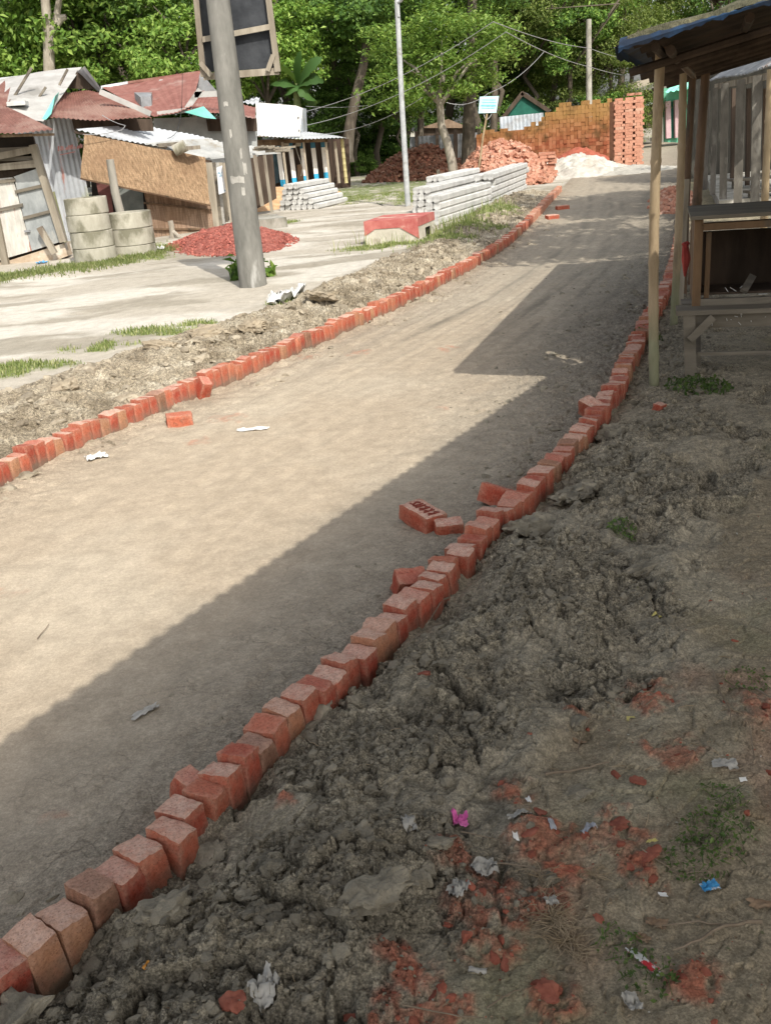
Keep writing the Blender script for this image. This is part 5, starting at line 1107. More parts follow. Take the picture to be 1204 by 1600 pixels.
bars('slat', [((-30, 240), (52, 236)), ((-30, 246), (52, 243))], YA+.05, .14, WOODG, sa_, .03)
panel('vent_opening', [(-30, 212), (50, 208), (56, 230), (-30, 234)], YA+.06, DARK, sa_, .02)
bars('leaning_plank', [((62, 355), (86, 396), .09)], YA-.15, .09, WOODP, sa_)
tinsheet('roof', [(-70, 208), (88, 205), (15, 168), (-70, 160)], [15.9, 15.9, 18.3, 18.3], RUST, sa_, .085, .010, 4, .02)
panel('eave_beam', [(-70, 212), (84, 208), (84, 212), (-70, 217)], 16.0, WOOD, sa_, .06)
# corrugated house behind
YB = 19.9
sb_ = thing('corrugated_house', 'corrugated tin house with grey sheeted gable roof and rusty lean-to roof', 'house', (at(105, 380, YB).x, YB, .1))
WT = NT('streaked_tin'); co = WT.coord(); c_ = WT.ramp(WT.noise(co, 1.6, 5), [(.35, (.36, .38, .40)), (.65, (.52, .54, .555))])
c_ = WT.mix(WT.ramp(WT.noise(WT.coord((2.5, 1, .35)), 1.6, 6, .7), [(.56, (0, 0, 0)), (.63, (.8, .8, .8))]), c_, (.36, .13, .09))
c_ = WT.mix(WT.ramp(WT.noise(WT.coord((.8, 1, .8)), 1.1, 4), [(.58, (0, 0, 0)), (.66, (.7, .7, .7))]), c_, (.33, .34, .14))
WTM = WT.fin(c_, .55, .35)
w_ = tinsheet('wall', [(60, 400), (156, 385), (112, 178), (22, 200)], [YB, YB+.5, YB+.5, YB], WTM, sb_, .10, .016, 6, .006)
m = MB(); rr = random.Random(4)
for k in range(11):
    px = 92+k*3.6; p = at(px, 236-(px-92)*.13, YB+.12); q = at(px+rr.uniform(-1, 3), 229-(px-92)*.13+rr.uniform(-1, 3), YB+.12); m.bar(p, q, .03, .006, (0, 1, 0))
m.bar(at(94, 242, YB+.12), at(118, 237, YB+.18), .02, .006, (0, 1, 0)); m.build('faded_red_scrawl', M('faded_red_writing', (.40, .15, .13), (.48, .27, .25), 9), w_)
tinsheet('roof', [(68, 188), (-40, 170), (-40, 128), (128, 104)], [19.4, 19.4, 22.2, 22.2], TARP, sb_, .9, .01, 6, .03); 
tinsheet('roof_patch', [(7, 172), (-50, 162), (-50, 132), (34, 124)], [19.3, 19.3, 22.1, 22.1], RUST, sb_, .11, .014, 4, .01)
panel('ridge_cap', [(-50, 127), (40, 117), (34, 124), (-50, 134)], [22.2]*4, TINW, sb_)
bars('batten', [((10, 172), (50, 106), .045), ((43, 180), (72, 136), .04), ((93, 133), (106, 108), .04)], 20.6, .04, WOODG, sb_, .04)
panel('gable', [(121, 110), (158, 140), (107, 138)], 21.8, WOODD, sb_, .04)
tinsheet('gable_overhang', [(120, 112), (131, 105), (160, 143), (153, 141)], [21.8, 21.4, 21.4, 21.8], TINDK, sb_, .14, .02, 3, .01)
tinsheet('lean_to_roof', [(76, 186), (238, 186), (158, 144), (96, 142)], [19.3, 19.5, 21.5, 21.5], RUST, sb_, .085, .010, 4, .025, seed=4)
panel('tarpaulin_strip', [(86, 150), (94, 142), (80, 178), (72, 187), (66, 186)], [19.9, 21.2, 19.3, 19.0, 19.1], TARPT, sb_, .02)
panel('under_eave', [(112, 184), (238, 186), (240, 205), (116, 203)], 20.2, WOODD, sb_, .04)
bars('flashing', [((156, 143), (236, 178), .10)], 20.2, .1, TARP, sb_, .03)
m = MB(); m.box(at(28, 162, 19.8), (.34, .3, .07), .1); m.build('roof_scrap', WHITEC, sb_)
bars('gatepost', [((80, 300), (102, 382), .1)], 17.6, .1, M('mossy_board', (.22, .23, .11), (.34, .34, .19), 4, .9), sb_)
# stall with woven mats
YM = 18.4
ms_ = thing('mat_stall', 'lean-to stall closed with woven bamboo mats under a bright tin roof', 'stall', (at(230, 370, YM).x, YM+.6, .1))
def mat_mat(nm, c1, c2, vs):
    t = NT(nm); co = t.coord(); n = t.ramp(t.noise(t.coord((14, 14, .8)), 3, 5, .7), [(.35, c1), (.66, c2)])
    wv = t.N('ShaderNodeTexWave', wave_type='BANDS', bands_direction='Z'); wv.inputs['Scale'].default_value = vs; wv.inputs['Distortion'].default_value = 1.5; wv.inputs['Detail'].default_value = 2; t.L(co, wv.inputs[0])
    n = t.mix(t.math('MULTIPLY', wv.outputs['Fac'], .14), n, tuple(x*.55 for x in c1)); n = t.mix(.8, n, t.ramp(t.noise(t.coord((8, 8, .45)), 3, 5, .75), [(.38, (.50, .48, .46)), (.62, (1.3, 1.3, 1.3))]), 'MULTIPLY'); n = t.mix(t.ramp(t.noise(co, 1.3, 5), [(.45, (0, 0, 0)), (.7, (.6, .6, .6))]), n, (.20, .12, .07))
    return t.fin(n, .85, .2, t.bump(t.noise(t.coord((30, 30, 1.1)), 3, 4, .7), .5, .02))
MATM = mat_mat('woven_mat', (.235, .15, .085), (.37, .26, .16), 9); MATL = mat_mat('old_woven_mat', (.27, .18, .125), (.38, .275, .2), 7)
def bent(nm, pts, Ys_, mat, parent, n=14, amp=.05, seed=1):
    P = [at(a, b, y) for (a, b), y in zip(pts, Ys_)]; A_, B_, C_, D_2 = P; vs = []
    for j in range(n+1):
        for i in range(n+1):
            u, v = i/n, j/n; p = (A_*(1-u)+B_*u)*(1-v)+(D_2*(1-u)+C_*u)*v; k = amp*float(perlin(np.array([u*3.+seed]), np.array([v*2.+seed]))[0]); vs.append(p+Vector((0, k, k*.4*(1 if j in (0, n) else 0))))
    m_ = MB(); m_.add(vs, [(j*(n+1)+i, j*(n+1)+i+1, (j+1)*(n+1)+i+1, (j+1)*(n+1)+i) for j in range(n) for i in range(n)], True); return m_.build(nm, mat, parent)
bent('upper_mat', [(126, 279), (328, 321), (321, 246), (132, 209)], [YM-.35, YM+1.3, YM+1.75, YM+.15], MATM, ms_)
bent('lower_mat', [(238, 372), (335, 360), (329, 316), (225, 300)], [YM+.9, YM+1.75, YM+1.75, YM+.9], MATL, ms_)
for (a_, ya_), (b_, yb_), w_, nm_ in [(((225, 317), YM+.86), ((330, 328), YM+1.70), .032, 'mat_batten'), (((236, 358), YM+.86), ((334, 358), YM+1.70), .032, 'mat_batten'), (((126, 279), YM-.37), ((328, 321), YM+1.27), .028, 'mat_hem')]:
    m = MB(); m.bar(at(*a_, ya_), at(*b_, yb_), w_, w_, (0, 1, 0)); m.build(nm_, BAMBD, ms_)
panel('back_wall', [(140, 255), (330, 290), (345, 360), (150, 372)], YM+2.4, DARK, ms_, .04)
panel('rusty_sheet', [(150, 284), (172, 287), (178, 340), (162, 338)], YM+1.2, M('maroon_tin', (.12, .045, .04), (.2, .08, .07), 4, .7), ms_, .02)
panel('grey_cloth', [(184, 291), (223, 300), (225, 330), (185, 334)], YM+1.5, M('grey_green_cloth', (.14, .155, .145), (.22, .235, .22), 4), ms_, .02)
tinsheet('roof', [(117, 203), (228, 226), (330, 217), (222, 195)], [YM+.15, YM+1.05, YM+3.2, YM+2.9], TINW, ms_, .11, .014, 4, .01)
tinsheet('roof', [(224, 226), (330, 250), (440, 238), (328, 217)], [YM+1.05, YM+1.85, YM+3.8, YM+3.2], M('dirty_tin', (.34, .345, .335), (.50, .50, .48), 2.5, .6, .3, 30, c3=(.3, .27, .22), s3=1.4), ms_, .11, .014, 4, .03)
for (a_, ya_), (b_, yb_) in [(((117, 206), YM+.2), ((228, 229), YM+1.1)), (((226, 230), YM+1.1), ((330, 253), YM+1.9))]:
    m = MB(); m.bar(at(*a_, ya_), at(*b_, yb_), .05, .05, (0, 1, 0)); m.build('roof_edge', WOODD, ms_)
m = MB(); rr = random.Random(12)
for k in range(16):
    px = 395+k*2.9; p = at(px, 234-(px-395)*.0+rr.uniform(-3, 3), YM+2.9); m.bar(p, p+Vector((rr.uniform(.1, .35), rr.uniform(-.2, .2), rr.uniform(-.03, .03))), .05, .04)
m.build('roof_edge_litter', WOODP, ms_)
m = MB(); m.tube([at(273, 236, YM+1.2), at(290, 227, YM+1.2)], .11, 12); tag(m.build('clay_pipe', CONCY, None, at(281, 232, YM+1.2)), 'short pale pipe piece lying on the stall roof', 'pipe')
for k, (x_, y_, w_) in enumerate([(240, 230, .5), (262, 226, .4), (300, 231, .35)]):
    m = MB(); p = at(x_, y_, YM+1.3); m.box(p, (w_, .12, .07), .5*k); tag(m.build('roof_weight', [WOODP, WOODG, WOODP][k], None, p), ['long wood scrap weighing down the left of the stall roof', 'grey wood scrap beside the pipe on the stall roof', 'pale wood scrap right of the pipe on the stall roof'][k], 'wood scrap')
for k in range(7): bars('plank', [((326+k*5.2, 254), (338+k*4.6, 356-k*3), .14)], YM+1.80+.035*k, .14, [WOODP, WOODG, PLG][k % 3], ms_, .03)
panel('poster', [(338, 262), (348, 258), (354, 300), (342, 304)], YM+1.6, M('white_poster', (.56, .58, .6), (.7, .72, .74), 8, .7, c3=(.2, .35, .45), s3=9, t3=(.58, .62)), ms_, .01)
bars('corner_post', [((350, 255), (363, 350), .07)], YM+1.5, .07, WOODP, ms_)
bars('front_post', [((398, 242), (410, 322), .07), ((413, 242), (425, 332), .06)], 20.6, .07, WOODP, ms_)
panel('dark_front', [(352, 255), (426, 240), (432, 310), (366, 345)], 23.2, WOODD, ms_, .04)
m = MB(); A_ = at(268, 352, YM+.5); m.tube([at(270, 372, YM+.5)-Vector((0, 0, .02)), A_, at(266, 345, YM+.5)], .05, 8); m.tube([A_-Vector((0, 0, .1)), at(284, 374, YM+.4)], .04, 8); tag(m.build('tree_stump', BARKP, None, at(270, 373, YM+.5)), 'forked dead stump standing before the lower woven mat', 'stump')
# red roofed house behind
YD = 24.
rd_ = thing('red_roof_house', 'grey rendered house with rust red tin roof behind the woven mat stall', 'house', (at(270, 220, YD).x, YD, .1))
tinsheet('roof', [(242, 184), (300, 168), (314, 111), (158, 136)], [23.2, 23.2, 27., 27.], RUST2, rd_, .09, .008, 4, .02)
tinsheet('hip_roof', [(292, 172), (399, 184), (399, 168), (312, 140)], [23.0, 23.3, 25., 26.], RUST2, rd_, .09, .008, 4, .02, seed=5)
tinsheet('roof_strip', [(233, 159), (240, 160), (256, 124), (250, 124)], [25.1, 25.1, 26.7, 26.7], TARP, rd_, .2, .01, 3)
panel('ridge_cap', [(158, 134), (200, 127), (200, 131), (158, 139)], [26.9]*4, TINW, rd_)
panel('ridge_cap', [(200, 127), (314, 110), (314, 113), (200, 131)], [26.9]*4, RUST, rd_)
panel('gable', [(313, 113), (342, 146), (304, 148)], 26.2, TINDK, rd_, .04)
bars('barge_board', [((292, 170), (313, 140), .12), ((304, 148), (350, 146), .12), ((246, 178), (300, 171), .10)], 23.3, .1, TARP, rd_, .03)
panel('tarpaulin', [(288, 175), (318, 166), (338, 186), (320, 184)], 22.9, TARPT, rd_, .02)
panel('wall', [(240, 185), (400, 180), (405, 330), (245, 340)], YD+.3, M('grey_render', (.32, .335, .33), (.44, .455, .44), 3, .9, .3, 20), rd_, .1)
panel('under_eave', [(322, 186), (400, 184), (402, 205), (325, 205)], YD+.1, WOODD, rd_, .04)
m = MB(); m.prism([at(212, 162, 25), at(222, 170, 24.2), at(238, 169, 24.2), at(240, 162, 25)], (0, .05, .25)); m.build('roof_hatch', TINDK, rd_)
tinsheet('far_sheet', [(374, 160), (404, 163), (406, 152), (376, 158)], [27, 27, 28.5, 28.5], TINW, rd_, .12, .018, 3)
# shop with blue and white pillars
YS = 31.
sp_ = thing('pillared_shop', 'dark wooden shop front with white pillars banded blue at top and foot', 'shop', (at(480, 295, YS).x, YS, .1))
BR = M('brown_shop_front', (.035, .024, .018), (.085, .055, .042), 4, .85, .3, 30, stretch=(3, 1, .3))
panel('front_wall', [(395, 218), (545, 217), (548, 292), (400, 312)], YS+1.2, BR, sp_, .06)
panel('floor_slab', [(430, 303), (520, 291), (520, 297), (432, 311)], YS-.25, CONC, sp_, 1.6)
for (x0_, y0_, x1_, y1_) in [(434, 225, 444, 300), (453, 222, 462, 297), (471, 221, 480, 293), (488, 221, 496, 289), (504, 220, 511, 286)]:
    A_ = at(x1_, y1_, YS); B_ = at(x0_, y0_, YS); p_ = MB(); p_.bar(A_.lerp(B_, .26), A_.lerp(B_, .85), .13, .13, (0, 1, 0)); pl_ = p_.build('pillar', WHITEP, sp_)
    for a_, b_ in ((0, .26), (.85, 1)): q_ = MB(); q_.bar(A_.lerp(B_, a_), A_.lerp(B_, b_), .134, .134, (0, 1, 0)); q_.build('blue_band', BLUEP if a_ == 0 else TEALP, pl_)
bars('wood_post', [((441, 222), (452, 314), .07), ((474, 222), (482, 296), .06), ((509, 222), (516, 287), .07), ((523, 221), (530, 286), .08)], YS-.5, .07, WOODP, sp_)
bamboo('bamboo_post', at(541, 286, YS-.5), at(534, 217, YS-.5), .055, M('yellow_bamboo', (.36, .31, .15), (.48, .42, .22), 6, .6), seed=12, parent=sp_)
bars('lintel', [((400, 222), (512, 219), .10), ((400, 226), (440, 224), .12)], YS-.3, .1, WOOD, sp_)
tinsheet('awning_roof', [(381, 213), (541, 217), (516, 211), (380, 199)], [YS-1., YS-.8, YS+1., YS+1.], TINW, sp_, .11, .014, 3, .03)
tinsheet('rear_roof', [(470, 168), (479, 170), (480, 212), (470, 212)], [YS+.5, YS+2.5, YS+2.5, YS+.5], TIN, sp_, .2, .01, 3)
panel('window', [(421, 240), (434, 238), (436, 285), (424, 290)], YS+1.1, M('shop_window_glass', (.03, .07, .09), (.06, .12, .15), 4, .25, spec=.5), sp_, .02)
panel('sacking', [(464, 258), (474, 255), (478, 290), (466, 293)], YS+.9, M('sack_cloth', (.33, .20, .12), (.44, .29, .19), 7), sp_, .1)
m = MB(); m.tube([at(461, 226, YS-.05), at(465, 240, YS-.05), at(473, 262, YS-.05), at(470, 275, YS-.05)], .016, 6); m.build('hanging_rope', PLG, sp_)
m = MB(); m.box(at(447, 222, YS-.2), (.15, .1, .2)); m.build('meter_box', CONC, sp_); m = MB(); m.box(at(466, 223, YS-.2), (.15, .1, .2)); m.build('meter_box', CONC, sp_)
wb_ = thing('white_signboard', 'large blank white signboard standing on the shop awning', 'signboard', at(435, 214, YS-.7))
panel('panel', [(403, 214), (468, 213), (473, 169), (462, 165), (399, 160)], YS-.7, WHITEP, wb_, .05)
m = MB(); m.box(at(466, 183, YS-.73), (.05, .03, .03)); m.box(at(467, 203, YS-.73), (.05, .03, .03)); m.build('fixing', TINDK, wb_)
bars('stay', [((398, 168), (380, 200), .04)], YS-.5, .04, RUST, wb_)
# sheds and huts farther back
gh_ = thing('green_hut', 'dark green gabled hut behind the brick wall stack', 'hut', (at(810, 190, 43).x, 43, 0))
panel('gable_wall', [(786, 181), (795, 165), (815, 147), (852, 172), (852, 182)], 43, GREENP, gh_, .1)
bars('barge_board', [((786, 183), (816, 145), .16), ((814, 145), (858, 174), .16)], 42.9, .16, WOODD, gh_, .1)
tinsheet('wall', [(782, 215), (850, 210), (848, 176), (780, 183)], [42.8, 42.8, 42.8, 42.8], TIN, gh_, .16, .02, 2)
panel('roof', [(815, 145), (858, 174), (862, 172), (822, 144)], [42.9, 42.9, 47, 47], TINDK, gh_, .1)
tf_ = thing('tin_fence', 'dark grey corrugated tin fence behind the shaded brick heap', 'fence', (at(690, 240, 39).x, 39, 0))
tinsheet('sheeting', [(640, 262), (745, 258), (745, 207), (640, 214)], [39.]*4, TINDK, tf_, .16, .02, 2, .02)
bars('fence_post', [((652, 262), (650, 205), .12), ((684, 262), (682, 200), .12), ((712, 262), (711, 202), .14)], 38.8, .12, WOODD, tf_)
panel('leaning_board', [(649, 235), (662, 233), (664, 258), (652, 260)], 38.7, WOOD, tf_, .04)
hb_ = thing('brown_hut', 'low brown thatched hut half hidden among the trunks', 'hut', (at(690, 200, 44).x, 44, 0))
panel('roof', [(655, 200), (700, 186), (735, 200)], 44, M('old_thatch', (.16, .11, .075), (.28, .2, .14), 5), hb_, .5); panel('wall', [(660, 200), (732, 200), (732, 240), (660, 240)], 44.2, WOODD, hb_, .1)
wh_ = thing('plank_house', 'grey plank house with pale eave at the far end of the road', 'house', (at(1020, 220, 52).x, 52, 0))
panel('wall', [(996, 132), (1075, 122), (1078, 225), (998, 222)], 52, M('grey_plank', (.17, .165, .14), (.28, .27, .235), 3, .9, .4, 30, stretch=(4, 1, .2)), wh_, .2)
panel('eave', [(980, 142), (1048, 122), (1048, 112), (984, 130)], [49.5, 49.5, 51, 51], M('pale_eave', (.36, .31, .24), (.48, .42, .33), 4), wh_, .3)
bars('door_post', [((1009, 140), (1011, 205), .2), ((1022, 137), (1023, 210), .2)], 51.8, .2, WOODD, wh_)
panel('doorway', [(1012, 142), (1021, 141), (1022, 205), (1013, 204)], 51.85, WOODD, wh_, .05)
panel('shelf_awning', [(1005, 163), (1024, 158), (1024, 162), (1005, 166)], 50.6, TINW, wh_, .6)
panel('step', [(1000, 203), (1020, 200), (1020, 215), (1000, 215)], 50.8, CONC, wh_, .8)
gb_ = thing('green_shop', 'green shop with mint awning and pink door posts at the far right', 'shop', (at(1060, 215, 46).x, 46, 0))
panel('wall', [(1036, 138), (1120, 125), (1120, 225), (1038, 222)], 46, M('mint_wall', (.10, .34, .22), (.17, .45, .31), 3), gb_, .2)
tinsheet('awning', [(1036, 146), (1125, 130), (1125, 105), (1056, 128)], [44.6, 44.6, 46.5, 46.5], M('mint_awning', (.20, .62, .47), (.32, .72, .58), 3, .6), gb_, .25, .03, 3)
panel('doorway', [(1043, 160), (1053, 158), (1054, 215), (1044, 216)], 45.9, GREENP, gb_, .05)
bars('door_post', [((1042, 158), (1043, 216), .22), ((1056, 156), (1057, 215), .22)], 45.8, .22, M('pink_post', (.42, .28, .30), (.52, .37, .38), 3), gb_)
# poles and wires
fp_ = thing('far_power_pole', 'tall grey power pole rising behind the brick wall stack', 'utility pole', (at(920, 200, 41).x, 41, 0))
m = MB(); m.tube([at(920, 235, 41), at(919, 30, 41)], [.13, .10], 12); m.build('shaft', CONC, fp_)
def wire(pts, label, r=.014, sag=.25, mat=WIRE):
    P = [at(*p) for p in pts]; Q = []
    for a, b in zip(P[:-1], P[1:]):
        for k in range(12): t = k/12; Q.append(a.lerp(b, t)-Vector((0, 0, sag*4*t*(1-t)*.5)))
    Q.append(P[-1]); m_ = MB(); m_.tube(Q, r*.62, 5); return tag(m_.build('overhead_wire', mat, None, Q[0]), label, 'wire')
wire([(478, 174, 31), (770, 34, 27)], 'upper overhead wire rising from the shop to the trees', .014, .5)
wire([(478, 196, 31), (790, 50, 27)], 'middle overhead wire rising from the shop past the steel pole', .014, .6)
wire([(500, 210, 31), (660, 152, 29)], 'lower overhead wire rising from the shop into the branches', .012, .4)
wire([(478, 166, 31), (580, 164, 34)], 'short level wire running right from the white signboard', .01, .1)
wire([(697, 160, 29), (762, 146, 29), (850, 80, 33)], 'sagging wire passing behind the blue notice', .014, .3)
wire([(770, 34, 27), (919, 75, 40), (1010, 96, 50)], 'upper wire from the trees to the far power pole', .018, .2)
wire([(790, 50, 27), (919, 104, 40), (1010, 120, 50)], 'lower wire from the trees to the far power pole', .018, .2)
wire([(160, 180, 19.2), (196, 196, 19.), (186, 204, 18.9), (130, 210, 18.3)], 'loose wire dangling from the rusty lean-to roof', .01, .05)
wire([(285, 114, 23), (284, 170, 23), (277, 205, 21), (262, 216, 20)], 'thin wire hanging down over the red roof', .01, .05, WIRED)
wire([(590, 318, 23), (612, 325, 22), (635, 322, 22)], 'dark cable lying on the yard at the steel pole', .014, .02, WIRED)

# ------------------------------------------------------------------ trees
def crown_mesh(name, seed, n_cl=70, n_leaf=120, rad=(1, 1, .8), cl=.24, ls=.075, asp=.5, mat=None, shell=.45, flat=1.):
    r = np.random.default_rng(seed); d = r.normal(size=(n_cl, 3)); d /= np.linalg.norm(d, axis=1, keepdims=True)
    rr_ = (shell+(1-shell)*r.random(n_cl)**.6)*(1+.35*fbm(d[:, 0]*1.6+seed, d[:, 1]*1.6+d[:, 2]*1.3, 3, 110))
    cc = d*rr_[:, None]*np.array(rad); Cs, Ns = [], []
    for c, dd in zip(cc, d):
        n = int(n_leaf*r.uniform(.5, 1.4)); k = r.normal(size=(n, 3)); k /= np.linalg.norm(k, axis=1, keepdims=True); s = cl*r.uniform(.6, 1.3)
        q = k*(r.random(n)**.45)[:, None]*s*np.array([1, 1, .62*flat]); Cs.append(c+q); Ns.append(k*.5+dd*.4+np.array([0, 0, .7])+r.normal(size=(n, 3))*.35)
    V, Fq = leaves_mesh(np.vstack(Cs), np.vstack(Ns), ls, r, asp, .5); me = np_mesh(name, V, Fq, False); me.materials.append(mat); return me, cc
CR = [crown_mesh('crown', 1, 80, 120, mat=LEAF[0]), crown_mesh('crown', 2, 75, 130, ls=.065, mat=LEAF[1]), crown_mesh('crown', 3, 70, 120, ls=.085, mat=LEAF[2], cl=.27), crown_mesh('crown', 4, 80, 120, ls=.06, mat=LEAF[3], cl=.28), crown_mesh('crown', 5, 75, 130, ls=.08, asp=.62, mat=LEAF[1], cl=.28)]
def trunk_mesh(seed, h, r0, lean=.1, limbs=6, spread=1.6, top=2.2):
    rr = random.Random(seed); m = MB(); p = [Vector((0, 0, -.3))]; k = Vector((rr.uniform(-lean, lean), rr.uniform(-lean, lean), 1))
    for i in range(1, 7): p.append(Vector((k.x*h*i/6+rr.gauss(0, .05), k.y*h*i/6+rr.gauss(0, .05), h*i/6)))
    m.tube(p, [r0*(1.25 if i == 0 else 1-.09*i) for i in range(7)], 10)
    for i in range(limbs):
        a = i*6.28/limbs+rr.uniform(-.4, .4); s = p[rr.randint(4, 6)]; e = p[-1]+Vector((math.cos(a)*spread*rr.uniform(.6, 1), math.sin(a)*spread*rr.uniform(.6, 1), rr.uniform(.2, 1)*top)); mid = s.lerp(e, .5)+Vector((rr.gauss(0, .15), rr.gauss(0, .15), .2))
        m.tube([s, mid, e], [r0*.45, r0*.3, r0*.12], 7, False)
    me = bpy.data.meshes.new('trunk'); me.from_pydata([tuple(v) for v in m.v], [], m.f); me.polygons.foreach_set('use_smooth', m.sm); me.update(); return me
TRK = [trunk_mesh(i, 1., .028, .14, 6, .32, .42) for i in range(4)]
for t_ in TRK: t_.materials.append(BARK)
tr_rng = random.Random(21)
def tree(px, Y, h, cr, rad, label, kind=None, trunk=None, rz=.85, low=.0, py=None, bark=None, group=None, mats=None):
    X = at(px, 200, Y).x; k = kind if kind is not None else tr_rng.randrange(5)
    o = thing('tree', label, 'tree', (X, Y, 0), group)
    tk = link('trunk', TRK[tr_rng.randrange(4)], None, o); th = max(.8, cr-rad*rz*.15); tk.scale = (th*1.0, th*1.0, th) if trunk is None else (trunk, trunk, th); tk.rotation_euler = (0, 0, tr_rng.uniform(0, 6.28))
    c = link('crown', CR[k][0], None, o); c.location = (0, 0, cr); c.scale = (rad, rad, rad*rz); c.rotation_euler = (tr_rng.uniform(-.15, .15), tr_rng.uniform(-.15, .15), tr_rng.uniform(0, 6.28))
    return o
TG = 'trees of the dark wood behind the village'
spec = [(-30, 36, 0, 5.2, 3.0, 2), (60, 39, 0, 6.6, 2.6, 0), (150, 37, 0, 5.4, 2.9, 2), (235, 38, 0, 6.4, 3.0, 0), (300, 35.5, 0, 4.6, 2.3, 2), (375, 39, 0, 6.0, 2.9, 0), (430, 37, 0, 4.7, 2.1, 2), (20, 44, 0, 8., 3.4, 1), (110, 46, 0, 8.6, 3.6, 1), (200, 44, 0, 9, 3.4, 4), (330, 45, 0, 8.8, 3.6, 1), (455, 45, 0, 8.0, 3.2, 4), (530, 42, 0, 7.2, 2.7, 1), (505, 47, 0, 4.6, 3.1, 1), (580, 49, 0, 7.6, 3.6, 4), (640, 46, 0, 8.2, 3.0, 1), (600, 55, 0, 5, 3.8, 1), (690, 50, 0, 9., 3.6, 1), (760, 46, 0, 8.4, 3.0, 0), (800, 49, 0, 7.4, 3.2, 3), (860, 47, 0, 6.4, 2.8, 3), (880, 52, 0, 9.2, 3.6, 1), (945, 49, 0, 7.4, 3.0, 0), (930, 46, 0, 4.2, 2.2, 3), (985, 55, 0, 6.0, 3.2, 3), (1000, 58, 0, 10.2, 3.4, 0), (1100, 60, 0, 10.6, 4.4, 2), (1180, 56, 0, 9.6, 4.2, 2), (1140, 52, 0, 6.4, 3., 1), (740, 52, 0, 4.6, 3.2, 1), (815, 51, 0, 4.0, 3.0, 1), (50, 50, 0, 4.5, 3.6, 1), (170, 50, 0, 5.2, 3.6, 4), (280, 50, 0, 5.5, 3.8, 1), (400, 51, 0, 5.2, 3.6, 1), (870, 56, 0, 4.6, 3.4, 4), (660, 58, 0, 4.2, 3.8, 1), (1040, 66, 0, 6., 4., 1), (460, 56, 0, 10.5, 4.2, 4), (560, 58, 0, 11, 4.4, 1), (720, 58, 0, 11.5, 4.4, 4), (820, 60, 0, 11., 4.4, 1), (260, 56, 0, 11.5, 4.4, 4), (100, 57, 0, 11.5, 4.4, 4), (930, 62, 0, 11.5, 4., 4), (520, 41, 0, 5.6, 2.3, 1), (590, 42.5, 0, 5.6, 2.4, 0), (555, 40.5, 0, 3.4, 1.7, 1), (625, 42, 0, 3.0, 1.6, 4), (830, 46, 0, 5.4, 2.3, 3), (900, 45, 0, 5.4, 2.3, 0), (960, 46, 0, 5., 2.2, 3), (780, 46, 0, 6., 2.2, 0), (505, 40, 0, 2.6, 1.4, 4)]
KL = ['broad leaved mid green tree in the wood behind the village', 'dark dense tree deep in the wood behind the village', 'bright sunlit yellow green tree at the front of the wood', 'olive green fine leaved tree in the wood behind the village', 'dark large leaved tree deep in the wood behind the village']
for px, Y, _, cr, rad, k in spec: tree(px, Y, 0, cr, rad, KL[k], k, group=TG+' (%s)' % ['mid green', 'dark dense', 'bright sunlit', 'olive', 'dark large leaved'][k])
# low undergrowth filling the wood
for px, Y, cr, rad, k in [(490, 44, 1.2, 1.7, 1), (540, 47, 1.4, 2.2, 1), (580, 45, 1.0, 1.7, 4), (625, 47, 1.3, 2.2, 1), (900, 45, 1.6, 1.8, 3), (945, 44, 1.4, 1.7, 4), (970, 46, 1.6, 1.8, 3), (770, 47, 1.5, 2., 0), (440, 43, 1.5, 2, 1), (240, 42, 2.2, 2.4, 1), (100, 42, 2.2, 2.4, 1), (340, 42, 2.2, 2.4, 1), (560, 41, .5, .8, 0), (520, 40.5, .4, .7, 0), (840, 48, 2., 2.2, 3)]:
    X = at(px, 200, Y).x; o = thing('bush', ['low mid green bush under the trees', 'dark low bush under the trees', '', 'olive bush behind the brick wall stack', 'dark broad leaved bush under the trees'][k], 'bush', (X, Y, 0), 'bushes under the trees (%d)' % k)
    c = link('foliage', CR[k][0], None, o); c.location = (0, 0, cr); c.scale = (rad, rad, rad*.85); c.rotation_euler = (0, 0, tr_rng.uniform(0, 6))
    c = link('stem', TRK[tr_rng.randrange(4)], None, o); c.scale = (.5, .5, max(.4, cr))
